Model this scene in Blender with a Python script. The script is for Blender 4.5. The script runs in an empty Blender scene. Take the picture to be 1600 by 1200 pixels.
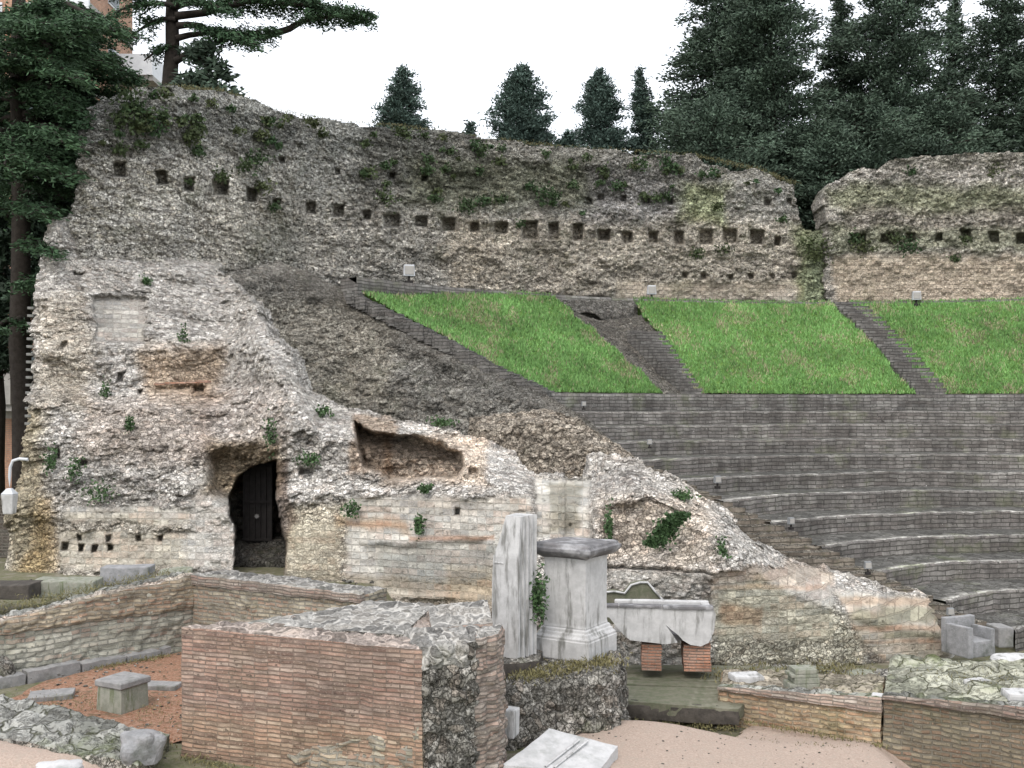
import bpy, bmesh, math, random
import numpy as np
from mathutils import Vector, Matrix
random.seed(7); RNG = np.random.default_rng(7)
R = math.radians
S = bpy.context.scene
COL = S.collection

# ---------------------------------------------------------------- camera, sky, sun, exposure
H, HZ, F = 4.2, 640.0, 1600.0
cam_d = bpy.data.cameras.new('camera'); cam = bpy.data.objects.new('camera', cam_d); COL.objects.link(cam)
cam.location = (0, 0, H); cam.rotation_euler = (R(90), 0, 0)
cam_d.sensor_width = 36; cam_d.lens = 36; cam_d.shift_y = 0.025; cam_d.clip_end = 2000; cam_d.clip_start = 0.1
S.camera = cam
w = bpy.data.worlds.new('World'); S.world = w; w.use_nodes = True
nt = w.node_tree; nt.nodes.clear()
sky = nt.nodes.new('ShaderNodeTexSky'); sky.sky_type = 'NISHITA'; sky.sun_disc = False
sky.sun_elevation = R(52); sky.sun_rotation = R(200)
sky.dust_density = 4.0
bg1 = nt.nodes.new('ShaderNodeBackground'); bg1.inputs[1].default_value = 0.06
bg2 = nt.nodes.new('ShaderNodeBackground'); bg2.inputs[0].default_value = (0.985, 0.992, 1.0, 1); bg2.inputs[1].default_value = 0.95
add = nt.nodes.new('ShaderNodeAddShader'); out = nt.nodes.new('ShaderNodeOutputWorld')
nt.links.new(sky.outputs[0], bg1.inputs[0]); nt.links.new(bg1.outputs[0], add.inputs[0])
nt.links.new(bg2.outputs[0], add.inputs[1]); nt.links.new(add.outputs[0], out.inputs[0])
sd = bpy.data.lights.new('sun', 'SUN'); sd.energy = 0.9; sd.angle = R(25); sd.color = (1, 0.97, 0.92)
sun = bpy.data.objects.new('sun', sd); COL.objects.link(sun)
sun.rotation_euler = (R(38), 0, R(-20)); sun.location = (0, 0, 40)
S.view_settings.view_transform = 'Standard'; S.view_settings.look = 'None'
S.view_settings.exposure = 0.52; S.view_settings.gamma = 1; S.view_settings.use_curve_mapping = False

def at(px, py, Y): return ((px-800.0)/F*Y, Y, H + (HZ-py)/F*Y)
def onz(px, py, z):
    Y = (H-z)*F/(py-HZ); return ((px-800.0)/F*Y, Y, z)

# ---------------------------------------------------------------- numpy noise
def h3(ix, iy, iz, s):
    a = (ix.astype(np.int64)*73856093) ^ (iy.astype(np.int64)*19349663) ^ (iz.astype(np.int64)*83492791) ^ (s*2654435761)
    a &= 0xffffffff; a = ((a ^ (a >> 15))*2246822519) & 0xffffffff; a = ((a ^ (a >> 13))*3266489917) & 0xffffffff
    return ((a ^ (a >> 16)) & 0xffffff)/float(0xffffff)
def vn(P, sc, s=0):
    Q = P*np.asarray(sc, float); I = np.floor(Q); f = Q-I; f = f*f*(3-2*f); I = I.astype(np.int64)
    r = 0
    for dx in (0, 1):
        for dy in (0, 1):
            for dz in (0, 1):
                wgt = (f[:, 0] if dx else 1-f[:, 0])*(f[:, 1] if dy else 1-f[:, 1])*(f[:, 2] if dz else 1-f[:, 2])
                r = r + wgt*h3(I[:, 0]+dx, I[:, 1]+dy, I[:, 2]+dz, s)
    return r
def fbm(P, sc, s=0, o=4):
    r = 0; a = 1; t = 0; sc = np.asarray(sc, float)
    for i in range(o):
        r = r + a*vn(P+i*17.3, sc*2**i, s+i); t += a; a *= .55
    return r/t
def worley(P, sc, s=0):
    Q = P*np.asarray(sc, float); I = np.floor(Q).astype(np.int64); n = len(P)
    f1 = np.full(n, 9.); f2 = np.full(n, 9.); idv = np.zeros(n)
    for dx in (-1, 0, 1):
        for dy in (-1, 0, 1):
            for dz in (-1, 0, 1):
                a, b, c = I[:, 0]+dx, I[:, 1]+dy, I[:, 2]+dz
                d = np.sqrt((a+h3(a, b, c, s)-Q[:, 0])**2+(b+h3(a, b, c, s+1)-Q[:, 1])**2+(c+h3(a, b, c, s+2)-Q[:, 2])**2)
                near = d < f1
                f2 = np.where(near, f1, np.minimum(f2, d)); idv = np.where(near, h3(a, b, c, s+3), idv); f1 = np.where(near, d, f1)
    return f1, f2, idv
def sm(a, b, x):
    t = np.clip((x-a)/(b-a), 0, 1); return t*t*(3-2*t)
def sdf(X, Y, poly):                       # signed distance, positive inside
    poly = np.asarray(poly, float); d = np.full(X.shape, 1e9); ins = np.zeros(X.shape, bool)
    for i in range(len(poly)):
        x0, y0 = poly[i]; x1, y1 = poly[(i+1) % len(poly)]
        ex, ey = x1-x0, y1-y0; L = ex*ex+ey*ey+1e-9
        t = np.clip(((X-x0)*ex+(Y-y0)*ey)/L, 0, 1)
        d = np.minimum(d, (X-x0-t*ex)**2+(Y-y0-t*ey)**2)
        if y0 != y1:
            c = ((y0 > Y) != (y1 > Y)) & (X < (x1-x0)*(Y-y0)/(y1-y0)+x0); ins ^= c
    d = np.sqrt(d); return np.where(ins, d, -d)

# ---------------------------------------------------------------- object helpers
def tag(o, label=None, cat=None, group=None, kind=None):
    if label: o['label'] = label
    if cat: o['category'] = cat
    if group: o['group'] = group
    if kind: o['kind'] = kind
    return o
def thing(name, label, cat, loc=(0, 0, 0), rz=0, group=None):
    o = bpy.data.objects.new(name, None); COL.objects.link(o); o.location = loc; o.rotation_euler = (0, 0, rz)
    o.empty_display_size = .2
    return tag(o, label, cat, group)
def link(name, me, parent=None, mats=()):
    for m in (mats if isinstance(mats, (list, tuple)) else [mats]): me.materials.append(m)
    o = bpy.data.objects.new(name, me); COL.objects.link(o)
    if parent: o.parent = parent
    return o
def copy_tree(o, parent=None):
    c = o.copy(); COL.objects.link(c); c.parent = parent
    for ch in list(o.children): copy_tree(ch, c)
    return c
def fmesh(name, V, Fc, tint=None, brick=None, uv=None, smooth=True, matidx=None):
    V = np.asarray(V, np.float32); Fc = np.asarray(Fc, np.int32); k = Fc.shape[1]; n = len(Fc)
    me = bpy.data.meshes.new(name)
    me.vertices.add(len(V)); me.vertices.foreach_set('co', V.ravel())
    me.loops.add(n*k); me.loops.foreach_set('vertex_index', Fc.ravel())
    me.polygons.add(n); me.polygons.foreach_set('loop_start', np.arange(0, n*k, k, dtype=np.int32))
    me.polygons.foreach_set('use_smooth', np.full(n, smooth))
    if matidx is not None: me.polygons.foreach_set('material_index', np.asarray(matidx, np.int32))
    me.update(calc_edges=True)
    setattrs(me, len(V), tint, brick)
    if uv is not None:
        l = me.uv_layers.new(name='UVMap'); l.data.foreach_set('uv', np.asarray(uv, np.float32)[Fc.ravel()].ravel())
    return me
def setattrs(me, n, tint=None, brick=None):
    c = np.ones((n, 4), np.float32)
    if tint is not None: c[:, :3] = tint
    a = me.attributes.new('tint', 'FLOAT_COLOR', 'POINT'); a.data.foreach_set('color', c.ravel())
    b = np.zeros(n, np.float32)
    if brick is not None: b[:] = brick
    a = me.attributes.new('brick', 'FLOAT', 'POINT'); a.data.foreach_set('value', b)

# ---------------------------------------------------------------- materials
class NT:
    def __init__(s, name):
        s.m = bpy.data.materials.new(name); s.m.use_nodes = True; s.t = s.m.node_tree
        s.p = s.t.nodes['Principled BSDF']; s.p.inputs['Specular IOR Level'].default_value = .25
    def n(s, typ, props=None, **inp):
        nd = s.t.nodes.new('ShaderNode'+typ)
        for k, v in (props or {}).items(): setattr(nd, k, v)
        for k, v in inp.items():
            key = int(k[1:]) if k[0] == 'i' and k[1:].isdigit() else k.replace('_', ' ')
            s.set(nd.inputs[key], v)
        return nd
    def set(s, sock, v):
        if hasattr(v, 'is_output') or isinstance(v, bpy.types.NodeSocket): s.t.links.new(v, sock)
        elif isinstance(v, (tuple, list)) and len(v) == 3 and sock.type == 'RGBA': sock.default_value = (*v, 1)
        else: sock.default_value = v
    def math(s, op, a, b=0., c=0.): return s.n('Math', {'operation': op}, i0=a, i1=b, i2=c).outputs[0]
    def mix(s, f, a, b, blend='MIX'):
        nd = s.n('Mix', {'data_type': 'RGBA', 'blend_type': blend}); nd.clamp_result = False
        s.set(nd.inputs[0], f); s.set(nd.inputs[6], a); s.set(nd.inputs[7], b); return nd.outputs[2]
    def ramp(s, f, stops, interp='LINEAR'):
        nd = s.n('ValToRGB'); s.set(nd.inputs[0], f); cr = nd.color_ramp; cr.interpolation = interp
        while len(cr.elements) < len(stops): cr.elements.new(.5)
        for e, (p, c) in zip(cr.elements, stops):
            e.position = p; e.color = (*c, 1) if isinstance(c, (tuple, list)) else (c, c, c, 1)
        return nd.outputs[0]
    def noise(s, vec, scale, detail=4, rough=.6, w=0): 
        return s.n('TexNoise', {}, Vector=vec, Scale=scale, Detail=detail, Roughness=rough).outputs[0]
    def bump(s, h, strength, dist): s.t.links.new(s.n('Bump', {}, Strength=strength, Distance=dist, Height=h).outputs[0], s.p.inputs['Normal'])
    def smooth(s, x, a, b):
        nd = s.n('MapRange', {'interpolation_type': 'SMOOTHSTEP'}, i0=x, i1=a, i2=b); return nd.outputs[0]

def masonry(name, stone, mortar, scale=7., flat=1.7, brick=None, bw=.24, bh=.065, bcol=None, bmortar=(.33, .3, .26),
            pit=.5, bumpd=.03, edge=.06, moss=.15, streak=0., speck=0., mgap=.012, fleck=.45, finemix=.6, course=.0):
    """stone: list of base colours; bricks (UV in metres) take over where the 'brick' attribute is 1."""
    k = NT(name); tc = k.n('TexCoord').outputs; P = tc[3]
    dn = k.n('TexNoise', {}, Vector=P, Scale=scale*.8, Detail=3., Roughness=.6).outputs[1]
    off = k.n('VectorMath', {'operation': 'MULTIPLY_ADD'}, i0=dn, i1=(.9/scale,)*3, i2=P).outputs[0]
    mp = k.n('Mapping', {}, Vector=off, Scale=(1, 1, flat)).outputs[0]
    v = k.n('TexVoronoi', {'feature': 'F1'}, Vector=mp, Scale=scale)
    ve = k.n('TexVoronoi', {'feature': 'DISTANCE_TO_EDGE'}, Vector=mp, Scale=scale).outputs['Distance']
    sx = k.n('SeparateColor', {}, Color=v.outputs['Color']).outputs
    nst = len(stone)
    sc_ = k.ramp(sx[0], [(i/max(1, nst), c) for i, c in enumerate(stone)], 'CONSTANT')
    sc_ = k.mix(.55, sc_, k.mix(k.noise(P, 1.1, 4), stone[0], stone[-1]))
    val = k.math('MULTIPLY_ADD', sx[1], .7, .62)
    sc_ = k.mix(1., sc_, k.n('CombineColor', {}, i0=val, i1=val, i2=val).outputs[0], 'MULTIPLY')
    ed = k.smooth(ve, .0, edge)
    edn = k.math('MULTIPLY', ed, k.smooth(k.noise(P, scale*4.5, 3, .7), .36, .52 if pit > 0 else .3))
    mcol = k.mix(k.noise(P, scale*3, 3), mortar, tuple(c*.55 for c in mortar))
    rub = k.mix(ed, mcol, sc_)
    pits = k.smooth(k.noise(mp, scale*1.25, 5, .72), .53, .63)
    rub = k.mix(k.math('MULTIPLY', k.math('SUBTRACT', 1., edn), pit), rub, (.05, .046, .04))  # crevice shade put into the colour between stones, beyond the mortar's own tone
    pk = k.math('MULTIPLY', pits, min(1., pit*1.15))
    rub = k.mix(pk, rub, k.mix(1., rub, (.22, .21, .20), 'MULTIPLY'))  # pits darkened as well: painted shade the relief is too coarse to cast
    fl = k.smooth(k.noise(P, scale*1.9, 4, .8), .56, .66)
    rub = k.mix(k.math('MULTIPLY', fl, fleck), rub, tuple(min(.8, c*1.45+.06) for c in max(stone, key=sum)))
    hgt = k.math('ADD', k.math('MULTIPLY', edn, .8), k.math('MULTIPLY', k.math('SUBTRACT', pits, 0), -.35))
    hgt = k.math('ADD', hgt, k.math('MULTIPLY', sx[2], .5))
    if course > 0:
        cm = k.n('Mapping', {}, Vector=off, Scale=(.7, .7, 6.5)).outputs[0]; cl = k.smooth(k.noise(cm, 1., 4, .6), .40, .50)
        cg = k.math('MULTIPLY', k.math('SUBTRACT', 1., cl), k.math('MULTIPLY', k.smooth(k.noise(P, .7, 3), .38, .6), course))
        rub = k.mix(cg, rub, k.mix(1., rub, (.36, .35, .34), 'MULTIPLY')); hgt = k.math('SUBTRACT', hgt, k.math('MULTIPLY', cg, .6))
    colr = rub
    if bcol:
        uv = tc[2]
        wob = k.n('TexNoise', {}, Vector=P, Scale=5., Detail=4.).outputs[1]
        wob2 = k.n('VectorMath', {'operation': 'SUBTRACT'}, i0=wob, i1=(.5, .5, .5)).outputs[0]
        uvd = k.n('VectorMath', {'operation': 'MULTIPLY_ADD'}, i0=wob2, i1=(.05, bh*.5, 0), i2=uv).outputs[0]
        bt = k.n('TexBrick', {'offset': .5}, Vector=uvd, Scale=1., Color1=(0, 0, 0), Color2=(1, 1, 1), Mortar=(.5, .5, .5))
        bt.inputs['Mortar Size'].default_value = mgap; bt.inputs['Mortar Smooth'].default_value = .4
        bt.inputs['Brick Width'].default_value = bw; bt.inputs['Row Height'].default_value = bh; bt.inputs['Bias'].default_value = 0.
        # a random value per brick cell, stretched to the same rows
        sep = k.n('SeparateXYZ', {}, i0=uvd).outputs
        row = k.math('FLOOR', k.math('DIVIDE', sep[1], bh))
        par = k.math('MULTIPLY', k.math('MODULO', k.math('ABSOLUTE', row), 2.), bw*.5)
        colm = k.math('FLOOR', k.math('DIVIDE', k.math('ADD', sep[0], par), bw))
        wn = k.n('TexWhiteNoise', {'noise_dimensions': '2D'}, Vector=k.n('CombineXYZ', {}, i0=row, i1=colm).outputs[0]).outputs
        bc = k.ramp(k.math('ADD', k.math('MULTIPLY', wn[0], .7), k.math('MULTIPLY', k.noise(P, 1.3, 3), .3)), [(i/len(bcol), c) for i, c in enumerate(bcol)], 'LINEAR')
        big = k.math('MULTIPLY_ADD', k.noise(P, 2.6, 7, .75), 2.0, .02)
        bc = k.mix(1., bc, k.n('CombineColor', {}, i0=big, i1=big, i2=big).outputs[0], 'MULTIPLY')
        fine = k.noise(P, 38., 4, .7)
        bc = k.mix(k.smooth(fine, .52, .7), bc, k.mix(finemix, bc, (.5, .46, .4)))
        bmm = k.mix(k.noise(P, 14., 3), bmortar, tuple(c*.45 for c in bmortar))
        gap = k.math('MAXIMUM', bt.outputs['Fac'], k.smooth(k.noise(P, 11., 5, .7), .60, .70))
        bcm = k.mix(gap, bc, bmm)
        at_ = k.n('Attribute', {'attribute_name': 'brick'}).outputs['Fac']
        colr = k.mix(at_, rub, bcm)
        bhgt = k.math('ADD', k.math('SUBTRACT', 1., gap), k.math('ADD', k.math('MULTIPLY', fine, .5), k.math('MULTIPLY', wn[0], .4)))
        hm = k.n('Mix', {'data_type': 'FLOAT'}); k.set(hm.inputs[0], at_); k.set(hm.inputs[2], hgt); k.set(hm.inputs[3], bhgt)
        hgt = hm.outputs[0]
    if moss > 0:
        mk = k.smooth(k.noise(P, .9, 6, .7), .52, .68)
        colr = k.mix(k.math('MULTIPLY', mk, moss), colr, (.10, .12, .055))
    stain = k.math('MULTIPLY_ADD', k.noise(P, .55, 5, .62), 1.5, .28)
    colr = k.mix(.75, colr, k.mix(1., colr, k.n('CombineColor', {}, i0=stain, i1=stain, i2=stain).outputs[0], 'MULTIPLY'))
    if streak > 0:
        ms = k.n('Mapping', {}, Vector=P, Scale=(3.2, 3.2, .5)).outputs[0]
        st = k.smooth(k.noise(ms, 1.3, 4, .7), .36, .66)
        colr = k.mix(k.math('MULTIPLY', st, streak), colr, k.mix(1., colr, (2.6, 2.6, 2.6), 'MULTIPLY'))
    if speck > 0:
        sp = k.smooth(k.noise(P, 17., 2, .5), .74, .77)
        colr = k.mix(k.math('MULTIPLY', sp, speck), colr, (.6, .6, .57))
    colr = k.mix(1., colr, k.n('Attribute', {'attribute_name': 'tint'}).outputs['Color'], 'MULTIPLY')
    k.set(k.p.inputs['Base Color'], colr); k.p.inputs['Roughness'].default_value = .93
    k.bump(hgt, .9, bumpd)
    return k.m

def plain(name, c1, c2, scale=6., rough=.8, bump=.004, detail=6, c3=None, streak=False, spec=None, metal=0.):
    k = NT(name); P = k.n('TexCoord').outputs[3]
    c = k.mix(k.smooth(k.noise(P, scale, detail, .7), .35, .65), c1, c2)
    if c3:
        Q = k.n('Mapping', {}, Vector=P, Scale=(5, 5, .8)).outputs[0] if streak else P
        c = k.mix(k.smooth(k.noise(Q, scale*.35, 5, .65), .5, .68), c, c3)
    k.set(k.p.inputs['Base Color'], c); k.p.inputs['Roughness'].default_value = rough; k.p.inputs['Metallic'].default_value = metal
    if bump: k.bump(k.noise(P, scale*6, 5, .7), .8, bump)
    return k.m
def leafmat(name, c1, c2, rough=.7, trans=.25):
    k = NT(name); a = k.n('Attribute', {'attribute_name': 'tint'}).outputs['Color']; P = k.n('TexCoord').outputs[3]
    c = k.mix(k.noise(P, .7, 4), c1, c2); c = k.mix(1., c, a, 'MULTIPLY')
    k.set(k.p.inputs['Base Color'], c); k.p.inputs['Roughness'].default_value = rough
    return k.m

M = {}
pal = [(.36, .33, .28), (.46, .43, .38), (.30, .27, .23), (.52, .49, .45), (.38, .30, .25), (.42, .40, .37)]
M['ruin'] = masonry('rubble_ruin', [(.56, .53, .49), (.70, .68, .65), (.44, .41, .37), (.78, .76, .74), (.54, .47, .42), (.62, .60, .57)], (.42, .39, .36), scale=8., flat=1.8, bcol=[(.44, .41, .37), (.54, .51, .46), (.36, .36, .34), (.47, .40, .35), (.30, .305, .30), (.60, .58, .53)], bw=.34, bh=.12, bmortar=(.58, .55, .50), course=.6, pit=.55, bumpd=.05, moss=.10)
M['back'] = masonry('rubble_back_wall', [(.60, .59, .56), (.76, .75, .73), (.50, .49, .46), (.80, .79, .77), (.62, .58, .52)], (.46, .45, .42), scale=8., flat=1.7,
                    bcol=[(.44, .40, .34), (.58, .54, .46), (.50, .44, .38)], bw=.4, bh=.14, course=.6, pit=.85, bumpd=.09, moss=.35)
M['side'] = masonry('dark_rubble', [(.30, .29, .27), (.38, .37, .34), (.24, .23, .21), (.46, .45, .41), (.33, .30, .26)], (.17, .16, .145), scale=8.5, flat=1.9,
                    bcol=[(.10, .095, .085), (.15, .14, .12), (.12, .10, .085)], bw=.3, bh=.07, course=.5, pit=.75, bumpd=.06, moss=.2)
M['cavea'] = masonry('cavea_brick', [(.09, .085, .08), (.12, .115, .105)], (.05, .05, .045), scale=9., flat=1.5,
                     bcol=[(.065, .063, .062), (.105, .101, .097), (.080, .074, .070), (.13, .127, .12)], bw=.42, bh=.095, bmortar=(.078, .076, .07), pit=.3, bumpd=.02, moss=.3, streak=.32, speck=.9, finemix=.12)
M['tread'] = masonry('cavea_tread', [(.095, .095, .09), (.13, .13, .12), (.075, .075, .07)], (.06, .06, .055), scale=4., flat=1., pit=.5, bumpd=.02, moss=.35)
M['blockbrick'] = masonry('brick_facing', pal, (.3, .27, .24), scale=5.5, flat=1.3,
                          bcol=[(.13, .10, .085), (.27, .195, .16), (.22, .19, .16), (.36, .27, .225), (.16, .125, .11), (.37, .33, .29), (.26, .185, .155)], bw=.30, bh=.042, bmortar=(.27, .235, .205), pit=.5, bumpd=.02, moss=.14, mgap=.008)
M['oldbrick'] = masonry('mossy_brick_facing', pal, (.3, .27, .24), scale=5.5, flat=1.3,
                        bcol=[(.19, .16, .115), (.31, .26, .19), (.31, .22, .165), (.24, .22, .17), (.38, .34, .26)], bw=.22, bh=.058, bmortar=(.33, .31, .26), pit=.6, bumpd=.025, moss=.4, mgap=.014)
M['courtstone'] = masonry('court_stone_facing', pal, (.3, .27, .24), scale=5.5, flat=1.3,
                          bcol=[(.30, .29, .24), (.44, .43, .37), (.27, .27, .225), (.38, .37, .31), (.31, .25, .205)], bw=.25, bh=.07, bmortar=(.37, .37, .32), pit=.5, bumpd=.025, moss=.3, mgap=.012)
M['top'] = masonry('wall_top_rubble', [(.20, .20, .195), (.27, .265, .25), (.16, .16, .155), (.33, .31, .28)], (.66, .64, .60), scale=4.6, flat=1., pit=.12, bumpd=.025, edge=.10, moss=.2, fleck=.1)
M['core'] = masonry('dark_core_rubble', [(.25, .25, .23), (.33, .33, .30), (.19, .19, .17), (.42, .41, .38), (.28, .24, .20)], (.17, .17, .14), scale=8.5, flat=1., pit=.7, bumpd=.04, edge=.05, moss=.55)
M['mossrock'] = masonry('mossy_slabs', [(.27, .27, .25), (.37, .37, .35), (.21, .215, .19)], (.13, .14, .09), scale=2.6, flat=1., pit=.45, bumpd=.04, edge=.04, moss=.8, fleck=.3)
M['marble'] = plain('weathered_marble', (.52, .52, .52), (.40, .40, .40), 5., .6, .004, c3=(.19, .19, .18), streak=True)
M['marble_dark'] = plain('grimy_marble', (.17, .165, .17), (.11, .11, .115), 7., .8, .01, c3=(.36, .36, .37))
M['marble_white'] = plain('pale_marble', (.50, .50, .505), (.38, .385, .385), 5., .6, .006, c3=(.24, .25, .235))
M['greystone'] = plain('grey_stone', (.20, .20, .20), (.28, .275, .27), 8., .9, .01, c3=(.13, .135, .12))
M['greenstone'] = plain('green_grey_stone', (.20, .21, .17), (.28, .28, .24), 8., .9, .01, c3=(.13, .15, .09), streak=True)
M['boulder'] = plain('boulder_stone', (.22, .225, .23), (.32, .32, .33), 6., .9, .02, c3=(.13, .14, .13))
M['gravel'] = plain('pink_gravel', (.46, .37, .31), (.34, .265, .22), 42., .95, .01, c3=(.37, .31, .26))
M['redgravel'] = plain('red_leaf_gravel', (.22, .105, .06), (.38, .24, .17), 30., .95, .02, c3=(.15, .11, .07))
M['soil'] = plain('ground_soil', (.17, .155, .11), (.11, .12, .06), 9., .95, .02, c3=(.22, .20, .16))
M['bank'] = plain('grass_bank_soil', (.08, .15, .035), (.10, .18, .04), 5., .95, .02)
M['grass'] = leafmat('grass_blades', (.145, .30, .09), (.205, .38, .125))
M['turf'] = leafmat('turf_blades', (.13, .15, .075), (.19, .20, .11))
M['conifer'] = leafmat('conifer_needles', (.050, .080, .062), (.080, .116, .076))
M['darkconifer'] = leafmat('dark_needles', (.022, .040, .026), (.034, .058, .034))
M['cypress'] = leafmat('cypress_needles', (.055, .088, .080), (.075, .115, .09))
M['cedar'] = leafmat('cedar_needles', (.030, .064, .034), (.055, .105, .048))
M['ivy'] = leafmat('ivy_leaves', (.04, .085, .032), (.07, .12, .05))
M['bark'] = plain('bark', (.022, .018, .015), (.038, .032, .027), 8., .95, .03)
M['white'] = plain('light_grey_paint', (.55, .57, .60), (.48, .5, .53), 9., .5, 0)
M['lampgrey'] = plain('dull_lamp_grey', (.26, .27, .28), (.2, .21, .22), 9., .6, 0)
M['glass'] = plain('dark_glass', (.05, .07, .08), (.08, .10, .11), 1., .15, 0)
M['metal'] = plain('dark_iron', (.020, .018, .018), (.032, .029, .028), 9., .9, .002)
M['timber'] = plain('weathered_timber', (.15, .145, .11), (.10, .11, .07), 7., .9, .01, c3=(.20, .195, .15))
M['darktimber'] = plain('dark_beam', (.05, .045, .04), (.09, .08, .07), 7., .9, .01)
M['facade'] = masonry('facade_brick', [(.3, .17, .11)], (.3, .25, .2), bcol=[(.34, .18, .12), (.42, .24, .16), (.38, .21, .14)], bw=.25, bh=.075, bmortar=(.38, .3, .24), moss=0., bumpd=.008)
M['concrete'] = plain('concrete', (.36, .35, .33), (.28, .27, .26), 3., .9, .003)
M['whitewall'] = plain('white_render', (.70, .72, .74), (.6, .62, .65), 3., .7, 0)
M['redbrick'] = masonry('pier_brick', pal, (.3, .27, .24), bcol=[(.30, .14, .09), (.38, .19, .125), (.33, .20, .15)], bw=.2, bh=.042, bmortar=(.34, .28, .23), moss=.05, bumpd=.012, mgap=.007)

# ---------------------------------------------------------------- rough masonry surfaces
def stone_disp(P, sc=5.5, flat=1.8, amp=.05, big=.2, bigsc=.5, s=3):
    f1, f2, idv = worley(P+.12*(fbm(P, 4, 9, 2)[:, None]-.5), (sc, sc, sc*flat), s)
    d = amp*(sm(0, .35, f2-f1)*(.4+.9*idv)) + big*(fbm(P, bigsc, s+5, 4)-.5)*2 + .35*amp*fbm(P, sc*3, s+8, 2)
    return d

def relief(name, poly, depth, mat, step=2.5, thick=1.2, amp=.05, big=.2, bigsc=.5, sc=5.5, flat=1.8, holes=(), tint=None,
           rough_edge=4., calm=(), ledge=0., rnd0=.3, parent=None, rimseg=6, seed=3, s_edge=.06):
    """A masonry surface with its own distance, relief and thickness; poly is its outline, depth its distance from the street."""
    poly = np.asarray(poly, float); x0, y0 = poly.min(0); x1, y1 = poly.max(0)
    xs = np.arange(x0-step*2, x1+step*3, step); ys = np.arange(y0-step*2, y1+step*3, step)
    PX, PY = np.meshgrid(xs, ys); nx, ny = len(xs), len(ys); sh = PX.shape
    px, py = PX.ravel(), PY.ravel()
    D = depth(px, py)
    P = np.stack([(px-800)/F*D, D, H+(HZ-py)/F*D], 1)
    wob = (fbm(P, 1.6, 31, 4)-.5)*2
    wob2 = (fbm(P, 1.6, 77, 4)-.5)*2
    sd_ = sdf(px+wob*rough_edge*2, py+wob2*rough_edge*2, poly)
    hd = np.zeros(len(px)); 
    for hp, add_, soft in holes:
        s_ = sdf(px+wob*2.5, py+wob2*2.5, hp); hd = np.maximum(hd, add_*sm(-soft*.3, soft, s_))
    if tint: tc, bk = tint(px, py, P)
    else: tc, bk = np.ones((len(px), 3)), np.zeros(len(px))
    am = 1-.8*bk
    for cp in calm: am = np.minimum(am, 1-.8*sm(-12, 12, sdf(px+wob*14, py+wob2*14, cp)))
    dd = stone_disp(P, sc, flat, amp, 0, bigsc, seed)*am + (.35+.65*am)*big*(fbm(P, bigsc, seed+5, 4)-.5)*2 + ledge*am*(sm(.42, .47, q1 := fbm(P, (1.2, 1.2, 1.8), seed+9, 5))+sm(.53, .57, q1)+sm(.6, .63, q1)-1)
    rnd = rnd0*(1-sm(0, 26, sd_))                     # worn, rounded edge
    Yn = D - dd + rnd + hd
    P2 = np.stack([(px-800)/F*Yn, Yn, H+(HZ-py)/F*Yn], 1) if False else P.copy()
    P2[:, 1] = P[:, 1]-dd+rnd+hd
    # keep the outline where it belongs while the surface moves in depth
    P2[:, 0] = (px-800)/F*(D+rnd+hd); P2[:, 2] = H+(HZ-py)/F*(D+rnd+hd)
    P2[:, 2] -= .25*dd*(np.abs(P2[:, 2]-H) < 50)
    inside = (sd_ > 0)
    c = inside.reshape(sh); cell = (c[:-1, :-1].astype(int)+c[1:, :-1]+c[:-1, 1:]+c[1:, 1:]) >= 3
    idx = np.arange(len(px)).reshape(sh)
    q = np.stack([idx[1:, :-1][cell], idx[1:, 1:][cell], idx[:-1, 1:][cell], idx[:-1, :-1][cell]], 1)
    # boundary edges -> rim running back into the wall
    e = np.concatenate([q[:, [i, (i+1) % 4]] for i in range(4)]); key = np.sort(e, 1); k1 = key[:, 0]*len(px)+key[:, 1]
    u, inv, cnt = np.unique(k1, return_inverse=True, return_counts=True); be = e[cnt[inv] == 1]
    ymax = P2[:, 2]
    bot = py[be].mean(1) > y1-step*4
    be = be[~bot]
    bv = np.unique(be); base = np.full(len(px), -1); base[bv] = np.arange(len(bv)); nb = len(bv)
    rimV = []
    for k in range(1, rimseg+1):
        t = k/rimseg; B = P2[bv].copy(); B[:, 1] += thick*t
        j = (fbm(B, 3., 55, 3)-.5)
        B[:, 2] += (j*.35*s_edge/.06*.6)*min(1, t*3) - .1*t*t; B[:, 0] += (fbm(B, 3., 99, 2)-.5)*.12
        rimV.append(B)
    V = np.concatenate([P2]+rimV)
    rf = []
    for k in range(rimseg):
        a = be[:, 0] if k == 0 else len(px)+(k-1)*nb+base[be[:, 0]]
        b = be[:, 1] if k == 0 else len(px)+(k-1)*nb+base[be[:, 1]]
        a2 = len(px)+k*nb+base[be[:, 0]]; b2 = len(px)+k*nb+base[be[:, 1]]
        rf.append(np.stack([b, a, a2, b2], 1))
    Fa = np.concatenate([q]+rf)
    # uv in metres
    Dm = depth(xs, np.full(len(xs), (y0+y1)/2)); Xm = (xs-800)/F*Dm
    arc = np.concatenate([[0], np.cumsum(np.hypot(np.diff(Xm), np.diff(Dm)))])
    U = np.tile(arc, ny); uvm = np.stack([U, P2[:, 2]], 1)
    uvr = [np.stack([U[bv], r_[:, 2]+(k+1)*thick/rimseg], 1) for k, r_ in enumerate(rimV)]
    uv = np.concatenate([uvm]+uvr)
    tc = np.concatenate([tc]+[tc[bv]]*rimseg); bk = np.concatenate([bk]+[bk[bv]*0]*rimseg)
    used = np.unique(Fa); rm = np.full(len(V), -1); rm[used] = np.arange(len(used))
    V = V[used]; org = np.array([V[:, 0].mean(), V[:, 1].mean(), V[:, 2].min()])
    me = fmesh(name, V-org, rm[Fa], tc[used], bk[used], uv[used], True)
    o = link(name, me, parent, mat); o.location = org if not parent else org-np.array(parent.location)
    return o

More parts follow.
